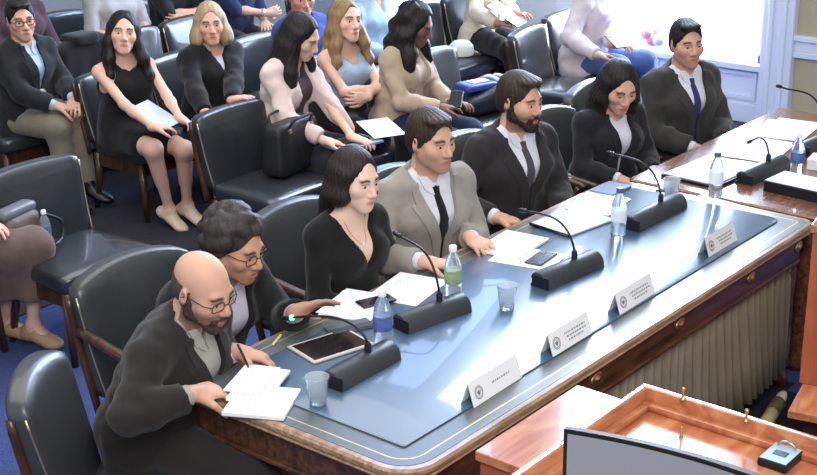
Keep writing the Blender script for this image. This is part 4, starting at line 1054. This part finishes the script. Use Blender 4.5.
# cap
r = empty('white_cap', (5.5, 3.98, .482), rad(-60), 'white cap lying on a chair beside the person in the cream jacket', 'hat'); M_wc = mat('cap_cloth', '#E6E4DE', rough=.8, bump=.2)
lathe('crown', [(.095, 0), (.098, .03), (.09, .07), (.06, .1), (.0, .112)], M_wc, r, 24); V, F = [], []
for i in range(15):
    a_ = -1.1+2.2*i/14
    for q, z in ((.09, .012), (.09+.085*math.cos(a_*.9), .004), (.09+.085*math.cos(a_*.9), .0), (.09, .006)): V.append((q*math.sin(a_), q*math.cos(a_), z))
for i in range(14):
    for j in range(4): F.append((i*4+j, i*4+(j+1) % 4, i*4+4+(j+1) % 4, i*4+4+j))
mesh_obj('brim', V, F, M_wc, r)

# ------------------------------------------------------------------ the people
BLK = cloth('black_cloth', '#1C1B1C'); WHT = cloth('white_shirt', '#DCDDE4', bump=.15); SHOE = mat('black_shoe', '#161412', rough=.35)
def px(p): return tuple(p)
# at the table
p = Person('bald bearded person in glasses and dark suit leaning over the table corner to write', (.085, .89, 1.2), -74, -84, 20, 4, lean=22, belly=.03, wide=1.03, skin='#D3A48C', neck=8)
p.arm('R', at(193, 394, .815), (.75, -.1, -.12), (-.1, .3, -1), 55, (-.7, -.5, -.5))
p.body(stubble='#463A34', stub_amt=.75, brow='#3F332C', flush=.25)
p.suit(cloth('charcoal_brown', '#2B2826'), cloth('grey_shirt', '#A9A79F', bump=.15), None, zb=-.24, w1=.075, seed=2, shirt_open=.09); p.fringe_hair(hair_mat('cropped_dark', '#5E5048', .6)); p.beard(hair_mat('dark_beard', '#453A33', .6), .5); p.glasses(mat('black_frame', '#1A1A1C', rough=.3)); p.shoes(SHOE)
p = Person('person with dark curly hair and glasses in a black jacket, writing beside the bald man', (.45, 1.12, 1.19), -88, -80, 18, 2, lean=27, skin='#C9977C', neck=6)
p.arm('R', at(238, 352, .81), (.55, -.75, -.2), (-.3, .1, -1), 48); p.arm('L', at(296, 312, .85), (.85, -.35, .15), (-.15, -.5, -.75), 18, spread=1.6)
p.body(stubble='#4A3A34', stub_amt=.35)
p.suit(cloth('black_jacket', '#212021'), cloth('lilac_shirt', '#CFC9D6', bump=.15), None, zb=-.22, w1=.08, seed=3, shirt_open=.08, lapel=False); p.hair(hair_mat('curly_dark', '#3C3432'), 'curly', 5); p.glasses(mat('brown_frame', '#4A3428', rough=.3)); p.shoes(SHOE)
# the pen in that hand is its own thing
pp = at(249, 366, .80); pe = empty('pen', (pp.x, pp.y, .79), rad(-60), 'dark pen held by the curly haired person over the notes', 'pen'); tube('barrel', [(0, 0, 0), (-.025, .02, .04), (-.045, .035, .07)], [.003, .0045, .0045], M_micdark, pe); tube('nib', [(.004, -.003, -.006), (0, 0, 0)], [.0008, .003], M_brass, pe)
p = Person('pale woman with long dark hair in a black V neck dress at the table', (1.1, 1.15, 1.265), -94, -94, 9, -2, lean=7, fem=True, skin='#E8C3AE', hs=.95)
p.body(lips='#B86A66'); F, o = p.shell('dress', BLK, .009, v=(-.03, .085), neck=.062, amp=.003, seed=4, legs=.5); p.hair(hair_mat('dark_brown_hair', '#2A1D18'), 'long', 6, .19, .0, .85, fr='back'); p.shoes(SHOE)
F2 = F; pd = None
cp = p.C+p.ez*.055; 
V, Fc = [], []
ne = Field(); ne.ops = list(p.bodyF.ops)
def necklace(pr, drop, m):
    pts = []
    for i in range(21):
        t = -1+2*i/20; u = .055*t; z = pr.zn()-.005-(1-t*t)*drop; q = pr.C+pr.ex*u+pr.ez*z+pr.ey*.3
        for k in range(60): q = q-pr.ey*float(np.clip(pr.bodyF.at(q[None])[0]-.002, -.02, .03))*.85
        pts.append(q+vv(0, 0, pr.lift))
    return tube('necklace', pts, .0014, m, pr.root, 6), pts[10]
nk, mid = necklace(p, .09, mat('gold_chain', '#D5B36A', rough=.3, metal=.9)); V, Fc = sphere_geo(mid, (.009, .004, .009)); mesh_obj('pendant', V, Fc, mat('pearl', '#E8E2D4', rough=.25), nk)
p = Person('man in a light grey suit, white shirt and black tie at the table', (1.58, 1.17, 1.31), -106, -99, 6, 1, lean=7, skin='#D6A88F')
p.arm('R', at(425, 262, .80), (.55, -.7, -.1), (-.2, .2, -1), 40); p.arm('L', at(470, 238, .80), (-.3, -.9, -.1), (.2, .2, -1), 40)
p.body(stubble='#6A4E40', stub_amt=.4); p.suit(cloth('grey_suit', '#9A938A', var=.08), WHT, cloth('black_tie', '#1E1C1E'), seed=7); p.hair(hair_mat('brown_hair', '#3B2C22'), 'short', 2, part=.01, vol=1.25); p.shoes(SHOE)
p = Person('bearded man in a dark suit and dark tie at the table', (2.36, 1.27, 1.3), -106, -94, 7, 0, lean=6, skin='#D2A188', wide=1.05)
p.arm('R', at(498, 218, .72), (.6, -.7, -.2), (0, 0, -1), 30); p.body(stubble='#2E211C', stub_amt=.7); p.suit(cloth('dark_suit', '#2E2B2C'), WHT, cloth('charcoal_tie', '#4A484C'), seed=11); p.hair(hair_mat('dark_hair', '#3A2C23'), 'short', 3, vol=1.3); p.beard(hair_mat('black_beard', '#2A1E19', .6), 1.); p.shoes(SHOE)
p = Person('woman with chin length dark hair in a black blazer and white top at the table', (3.13, 1.2, 1.2), -112, -122, 24, 0, lean=9, fem=True, skin='#D2A28C')
p.body(lips='#A85A55'); p.suit(cloth('black_blazer', '#242224'), WHT, None, g=.014, zb=-.22, w1=.06, seed=13, shirt_open=.1, lapw=.03, collar=False); p.hair(hair_mat('black_bob', '#1E1817'), 'bob', 7, .15, .004, 1.15); p.shoes(SHOE)
p = Person('man in dark suit and navy tie at the far end of the table', (3.87, 1.26, 1.305), -112, -128, 4, 3, lean=4, skin='#CF9B89', wide=1.05)
p.body(stubble='#5A423A', stub_amt=.3); p.suit(cloth('dark_grey_suit', '#3A3836'), WHT, cloth('navy_tie', '#34356A'), seed=17); p.hair(hair_mat('dark_hair2', '#221B19'), 'short', 5, vol=1.1); p.shoes(SHOE)

# in the audience
p = Person('man in glasses and black jacket with light blue shirt and name badge, legs crossed', (2.27, 4.88, 1.275), -86, -112, 4, 3, lean=4, skin='#D6A690', near=False)
p.arm('R', at(56, 106, .66), (.7, -.5, -.2), (0, 0, -1), 50); p.arm('L', at(74, 99, .68), (-.6, -.7, -.2), (0, .2, -1), 45)
p.leg('R', at(58, 128, .53), at(70, 196, .1)); p.leg('L', at(76, 112, .6), at(88, 182, .16), (.3, -.9, -.3))
p.body(legs=True); fj, fs, jo, so = p.suit(cloth('black_jacket2', '#242528'), cloth('blue_shirt', '#B9CBE0', bump=.15), None, zb=-.2, w1=.05, seed=19, trousers=False, shirt_open=.1); p.shell_legs('trousers', cloth('khaki', '#7F7768')); p.hair(hair_mat('dark_hair3', '#2B2320'), 'short', 4, vol=1.15); p.glasses(MATS['black_frame'], r=.0022); p.shoes(SHOE)
zn = p.zn()
for sg in (1, -1): p.drape(fs, 'lanyard', [(sg*.052, sg*.064, zn-.01), (sg*.03, sg*.042, zn*.4), (sg*.002, sg*.014, -.1)], cloth('lanyard_blue', '#9CC0E8'), .004, .004)
p.drape(fj, 'name_badge', [(-.035, .035, -.11), (-.035, .035, -.16)], mat('badge', '#D8D4CC', rough=.4), .006, .004)
p = Person('woman with long black hair in a sleeveless black dress, head tilted back, holding papers', (2.46, 4.13, 1.25), -104, -126, -9, -7, lean=1, fem=True, near=False, skin='#DDB09C', wide=1.05)
p.arm('R', at(153, 127, .68), (.8, -.4, -.1), (0, .1, -1), 35); p.arm('L', at(180, 118, .70), (.1, -.9, -.3), (-.4, 0, -1), 35)
kR = at(153, 149, .53); p.leg('R', kR, at(169, 208, .13), (.25, -.85, -.55)); p.leg('L', at(184, 150, .5), at(187, 204, .13), (.15, -.9, -.35))
p.body(lips='#A8504F', feet='RL'); p.shell('dress', BLK, .009, sleeve=0, v=(.085, .055), neck=.075, amp=.003, legs=.32, seed=21); p.hair(hair_mat('black_hair', '#1F1716'), 'long', 8, .27, -.005, 1.05, fr='both', wave=.3)
p.shoes(mat('beige_shoe', '#D8C0AC', rough=.4), g=.004)
p = Person('older woman with short blonde hair in a black cardigan, second row', (3.0, 4.0, 1.215), -100, -128, 0, 2, lean=4, fem=True, near=False, skin='#DDA995', wide=1.08)
p.arm('R', at(205, 112, .68)); p.arm('L', at(232, 100, .72), (.5, -.7, .2), (0, 0, -1), 30); p.body(lips='#B05A58'); p.shell('blouse', cloth('white_lace', '#C9CBD6'), .004, v=(.09, .045), neck=.062, amp=0, seed=2); p.shell('cardigan', cloth('black_knit', '#1F1E1F'), .022, v=(.02, .045, .004), neck=.07, amp=.004, seed=23); p.shell_legs('trousers', BLK); p.hair(hair_mat('ash_blonde', '#B99F80'), 'bob', 9, .07, .01, 1.2); p.shoes(SHOE)
p = Person('young woman with long dark hair in a pale pink cardigan looking down at her laptop', (2.86, 3.05, 1.28), -84, -72, 28, 4, lean=13, fem=True, near=False, skin='#E2B9A2')
p.arm('R', at(325, 141, .64), (.7, -.6, -.2), (-.1, 0, -1), 30); p.arm('L', at(352, 137, .64), (.3, -.9, -.2), (0, 0, -1), 30)
p.body(hands='RL'); p.shell('top', cloth('plum_top', '#4A3840'), .004, sleeve=.0, v=(.07, .045), neck=.06, seed=25, legs=.0, amp=.002); p.shell('cardigan', cloth('pale_pink_knit', '#E3CBC4'), .018, v=(-.25, .06, .05), neck=.072, amp=.006, seed=26, cuff=.12); p.shell_legs('trousers', cloth('dark_trousers', '#25252A')); p.hair(hair_mat('dark_hair4', '#241B1B'), 'long', 12, .4, .004, 1.15, fr='both', wave=.2); p.shoes(SHOE)
p = Person('blonde woman with long wavy hair in a light blue sleeveless top, arms crossed', (3.42, 3.27, 1.27), -98, -106, -4, -4, lean=3, fem=True, near=False, skin='#E0B49E')
c = p.P; ca = p.Rw
def wl(pr, x, y, z): return tuple(pr.P+pr.Rw@vv(x, y, z))
p.arm('R', wl(p, -.06, .27, .23), wl(p, -.6, .35, 0)-np.array(wl(p, 0, 0, 0)) if False else tuple(p.Rw@vv(-.9, .1, .25)), tuple(p.Rw@vv(0, -1, 0)), 30, tuple(p.Rw@vv(.8, .2, -.6))); p.arm('L', wl(p, .07, .3, .2), tuple(p.Rw@vv(.9, -.1, .1)), tuple(p.Rw@vv(0, -1, 0)), 30, tuple(p.Rw@vv(-.8, .2, -.6)))
p.body(lips='#B76663'); p.shell('top', cloth('light_blue_satin', '#9FB4CC', rough=.5), .009, sleeve=0, v=(.06, .075, .03), neck=.085, amp=.003, seed=27); p.shell_legs('trousers', cloth('black_trousers', '#222126')); p.hair(hair_mat('honey_blonde', '#9A7A58'), 'long', 13, .25, .006, 1.05, fr='both', wave=.6); p.shoes(SHOE)
p = Person('woman with long wavy black hair in a beige jacket looking down at her phone', (3.6, 2.84, 1.26), -84, -70, 24, 3, lean=7, fem=True, near=False, skin='#7E5746')
p.arm('R', at(440, 108, .69), (.7, -.5, 0), (-.3, .2, -.9), 40); p.arm('L', at(452, 103, .69), (.3, -.8, 0), (-.2, .2, -.9), 40)
p.body(lips='#7A4540'); p.shell('blouse', cloth('pink_blouse', '#D9B9B0'), .004, v=(.05, .05), neck=.06, amp=0); p.shell('jacket', cloth('beige_cloth', '#B9A28C'), .018, v=(-.25, .06, .03), neck=.07, amp=.006, seed=29, drop=1.); p.shell_legs('trousers', cloth('navy_trousers', '#2E3450')); p.hair(hair_mat('wavy_black', '#1E1614'), 'long', 14, .27, .004, 1.2, fr='both', wave=.8); p.shoes(SHOE)
p = Person('person in a cream jacket and black trousers holding white papers, upper row by the wall', (5.9, 3.96, 1.3), -88, -80, 15, 0, lean=5, fem=True, near=False, skin='#A87460')
p.arm('R', at(497, 24, .74), (.8, -.5, .1), (-.3, 0, -1), 35); p.arm('L', at(514, 14, .78), (.2, -.9, .1), (0, 0, -1), 35)
p.leg('R', at(510, 52, .53), at(518, 88, .09)); p.leg('L', at(522, 44, .53), at(535, 84, .09)); p.body(); p.shell('blouse', WHT, .004, v=(.05, .05), amp=0); p.shell('jacket', cloth('cream_jacket', '#DCCFB6'), .02, v=(-.25, .06, .03), amp=.006, seed=31, drop=1., neck=.07); p.shell_legs('trousers', BLK); p.hair(hair_mat('dark_hair5', '#2A201C'), 'bob', 15, .12); p.shoes(SHOE)
p = Person('person in a pale pink and white shirt and blue jeans sitting by the bright window', (5.72, 2.86, 1.3), -86, -90, 18, 0, lean=10, near=False, skin='#CFA692')
p.arm('R', at(596, 55, .66), (.8, -.4, -.1), (-.2, 0, -1), 35); p.arm('L', at(612, 44, .7), (.2, -.9, 0), (0, 0, -1), 35)
p.leg('R', at(620, 66, .54), at(632, 104, .09)); p.leg('L', at(645, 60, .54), at(650, 104, .09)); p.body(); p.shell('shirt', cloth('pale_pink_shirt', '#E2D5DA'), .022, amp=.005, seed=33, neck=.062, drop=1.); p.shell_legs('trousers', cloth('blue_jeans', '#5F74A8', bump=.3)); p.hair(hair_mat('brown_hair2', '#4A382C'), 'short', 16); p.shoes(mat('white_shoe', '#D8D8DC', rough=.5))
# rows behind
p = Person('person in a purple brown shirt behind the man in glasses', (3.0, 5.95, 1.3), -90, -110, 5, lean=4, near=False, skin='#B98468'); p.body(); p.shell('shirt', cloth('purple_brown', '#4E3A44'), .014, amp=.005, seed=35, sleeve=.55); p.shell_legs('trousers', BLK); p.hair(hair_mat('dark_hair6', '#241C1A'), 'short', 17); p.shoes(SHOE)
p = Person('person in a pale grey shirt behind the woman in the sleeveless dress', (3.85, 5.95, 1.3), -96, -110, 5, lean=6, near=False, skin='#D0A28E'); p.body(); p.shell('shirt', cloth('pale_grey_shirt', '#B4B0B4'), .014, amp=.005, seed=36, sleeve=.5); p.shell_legs('trousers', cloth('grey_trousers', '#8B8A90')); p.hair(hair_mat('brown_hair3', '#4A3A30'), 'short', 18); p.shoes(SHOE)
p = Person('person in a black short sleeved shirt with bare forearms crossed behind the blue lit chairs', (4.4, 5.9, 1.3), -98, -110, 5, lean=5, near=False, skin='#D3A48C'); p.arm('R', wl(p, -.08, .27, .24), tuple(p.Rw@vv(-.9, .1, .1)), tuple(p.Rw@vv(0, -1, 0)), 30, tuple(p.Rw@vv(.8, .2, -.6))); p.arm('L', wl(p, .08, .3, .2), tuple(p.Rw@vv(.9, -.1, .1)), tuple(p.Rw@vv(0, -1, 0)), 30, tuple(p.Rw@vv(-.8, .2, -.6)))
p.body(); p.shell('shirt', cloth('black_shirt', '#26262B'), .014, amp=.005, seed=37, sleeve=.5); p.shell_legs('trousers', BLK); p.hair(hair_mat('brown_hair4', '#3A2C24'), 'short', 19); p.shoes(SHOE)
p = Person('person in a navy short sleeved shirt with a wristwatch behind the blonde woman in black', (4.75, 5.6, 1.3), -96, -110, 5, lean=8, near=False, skin='#D3A48C'); p.arm('R', wl(p, -.1, .33, .2), tuple(p.Rw@vv(-.9, .2, .1)), tuple(p.Rw@vv(0, -1, 0)), 35, tuple(p.Rw@vv(.8, .2, -.6)))
p.body(); p.shell('shirt', cloth('navy_shirt', '#2B3558'), .014, amp=.005, seed=38, sleeve=.5, v=(.1, .04), neck=.06); p.shell_legs('trousers', BLK); p.hair(hair_mat('brown_hair5', '#3A2C24'), 'short', 20); p.shoes(SHOE)
q0, q1 = p.Wr['R'], p.E['R']; a_ = q0+(q1-q0)*.06+vv(0, 0, p.lift); b_ = q0+(q1-q0)*.15+vv(0, 0, p.lift); tube('wristwatch', [a_, b_], .034, mat('watch', '#D8D4C4', rough=.3, metal=.5), p.root, 14)
p = Person('man in a bright blue shirt behind the young woman with the laptop', (3.88, 4.06, 1.26), -94, -122, 8, lean=3, near=False, skin='#C9907C'); p.body(); p.shell('shirt', cloth('bright_blue_shirt', '#3D4F92'), .014, amp=.005, seed=39, v=(.1, .04), neck=.06); p.shell_legs('trousers', BLK); p.hair(hair_mat('grey_hair', '#6A625C'), 'short', 21); p.shoes(SHOE)
p = Person('person in a light blue shirt behind the blonde woman with crossed arms', (4.6, 4.05, 1.3), -90, -110, 5, lean=4, near=False, skin='#C99C86'); p.body(); p.shell('shirt', cloth('light_blue_shirt', '#A9C4DC'), .014, amp=.005, seed=40, v=(.06, .04), neck=.06); p.shell_legs('trousers', BLK); p.hair(hair_mat('grey_brown_hair', '#5A5048'), 'short', 22); p.shoes(SHOE)
p = Person('person in a brown dress with bare legs and tan sandals at the left picture edge', (.52, 3.22, 1.28), -62, -80, 10, lean=4, fem=True, near=False, skin='#D8AE9A')
p.leg('R', at(8, 250, .53), at(6, 320, .1)); p.leg('L', at(34, 246, .52), at(33, 325, .11), (.25, -.95, -.15)); p.body(feet='RL'); p.shell('dress', cloth('brown_dress', '#6B5853'), .02, legs=.8, amp=.004, seed=41, v=(.06, .05)); p.hair(hair_mat('brown_hair6', '#3A2C24'), 'bob', 23, .13)
for q in 'RL':
    F = Field(); p.foot_geo(F, q, .007); z0 = .028-p.lift; A_ = p.An[q]; F.fn(lambda x, y, z: np.minimum(z-z0-.0, 9)+0*x+0*y, *BIG, .002, 'cut') if False else None
    F.cone(A_+vv(0, 0, .0), A_+vv(0, 0, .2), .045, .06, .004, 'cut'); t_ = p.toe[q]; c_ = A_+t_*.06+vv(0, 0, -.005); F.ell(c_, (.034, .034, .024), None, .004, 'cut'); p.put(F, 'sandal', mat('tan_sandal', '#A88A6A', rough=.5), .006)

# ------------------------------------------------------------------ things held in the audience
def held(name, c, w, d, t, rz, tilt, m, label, cat):
    o = bbox_obj(name, (-w/2, w/2, -d/2, d/2, 0, t), m, None, .001); o.location = c; o.rotation_euler = (rad(tilt[0]), rad(tilt[1]), rad(rz)); tag(o, label, cat); return o
held('paper_sheets', at(156, 115, .70), .2, .24, .004, 20, (28, 0), mat('pale_blue_paper', '#C9D8EA', rough=.7), 'pale blue white papers held in the lap of the woman in the sleeveless dress', 'papers')
o = held('laptop', at(352, 144, .60), .3, .2, .012, -8, (0, 0), mat('laptop_grey', '#8C97A8', rough=.4), 'grey laptop base on the knees of the woman in the pale cardigan', 'laptop'); bbox_obj('keyboard', (-.13, .13, -.02, .09, .012, .0135), M_dark, o, .001)
held('paper_sheet', at(381, 128, .64), .2, .26, .003, -25, (8, 0), M_paper, 'white paper beside the laptop, on the knees of the blonde woman', 'paper')
o = held('phone', at(456, 100, .72), .075, .15, .009, -60, (25, 0), M_dark, 'black phone held by the woman in the beige jacket', 'phone'); bbox_obj('screen', (-.034, .034, -.068, .068, .009, .0096), M_dark, o, .0005)
held('paper_sheets', at(507, 14, .80), .21, .28, .004, 15, (30, 0), M_paper, 'white papers held by the person in the cream jacket', 'papers')
o = held('phone', at(615, 42, .74), .08, .15, .009, -20, (25, 0), mat('navy_phone', '#2E3A5A', rough=.3), 'dark blue phone held by the person in jeans by the window', 'phone'); bbox_obj('camera_bump', (-.03, -.005, .04, .065, .009, .011), M_micdark, o, .0005)
r = empty('flower_bunch', tuple(at(655, 44, .62)), 0, 'small pink and white cloth bundle beside the person in jeans by the window', 'bundle')
for i in range(7):
    rg = random.Random(i); V, F = sphere_geo(np.array((rg.uniform(-.07, .07), rg.uniform(-.06, .06), rg.uniform(0, .1))), (.05, .045, .04)); mesh_obj('fold', V, F, mat('pink_cloth', '#D89AA8', rough=.8) if i % 2 else mat('pale_cloth', '#E8DCE2', rough=.8), r)
# a black coat hung over the dark chair back in the third row
r = empty('black_coat', (2.92, 5.3, .42), 0, 'black coat hung over the chair back between the man in glasses and the sleeveless woman', 'coat')
rbox('coat_body', .5, .17, .5, .07, cloth('coat_black', '#222124'), r, n=10, deform=lambda q: (q.x*(1-.15*(q.z/.5)), q.y-.03-.1*q.z/.5+.012*math.sin(q.x*38)*(1-q.z/.5), q.z+.02*math.sin(q.x*9)-.05*(q.x/.25)**2))
rbox('collar', .2, .19, .07, .03, cloth('coat_black', '#222124'), r, n=6, deform=lambda q: (q.x, q.y-.13, q.z+.44))
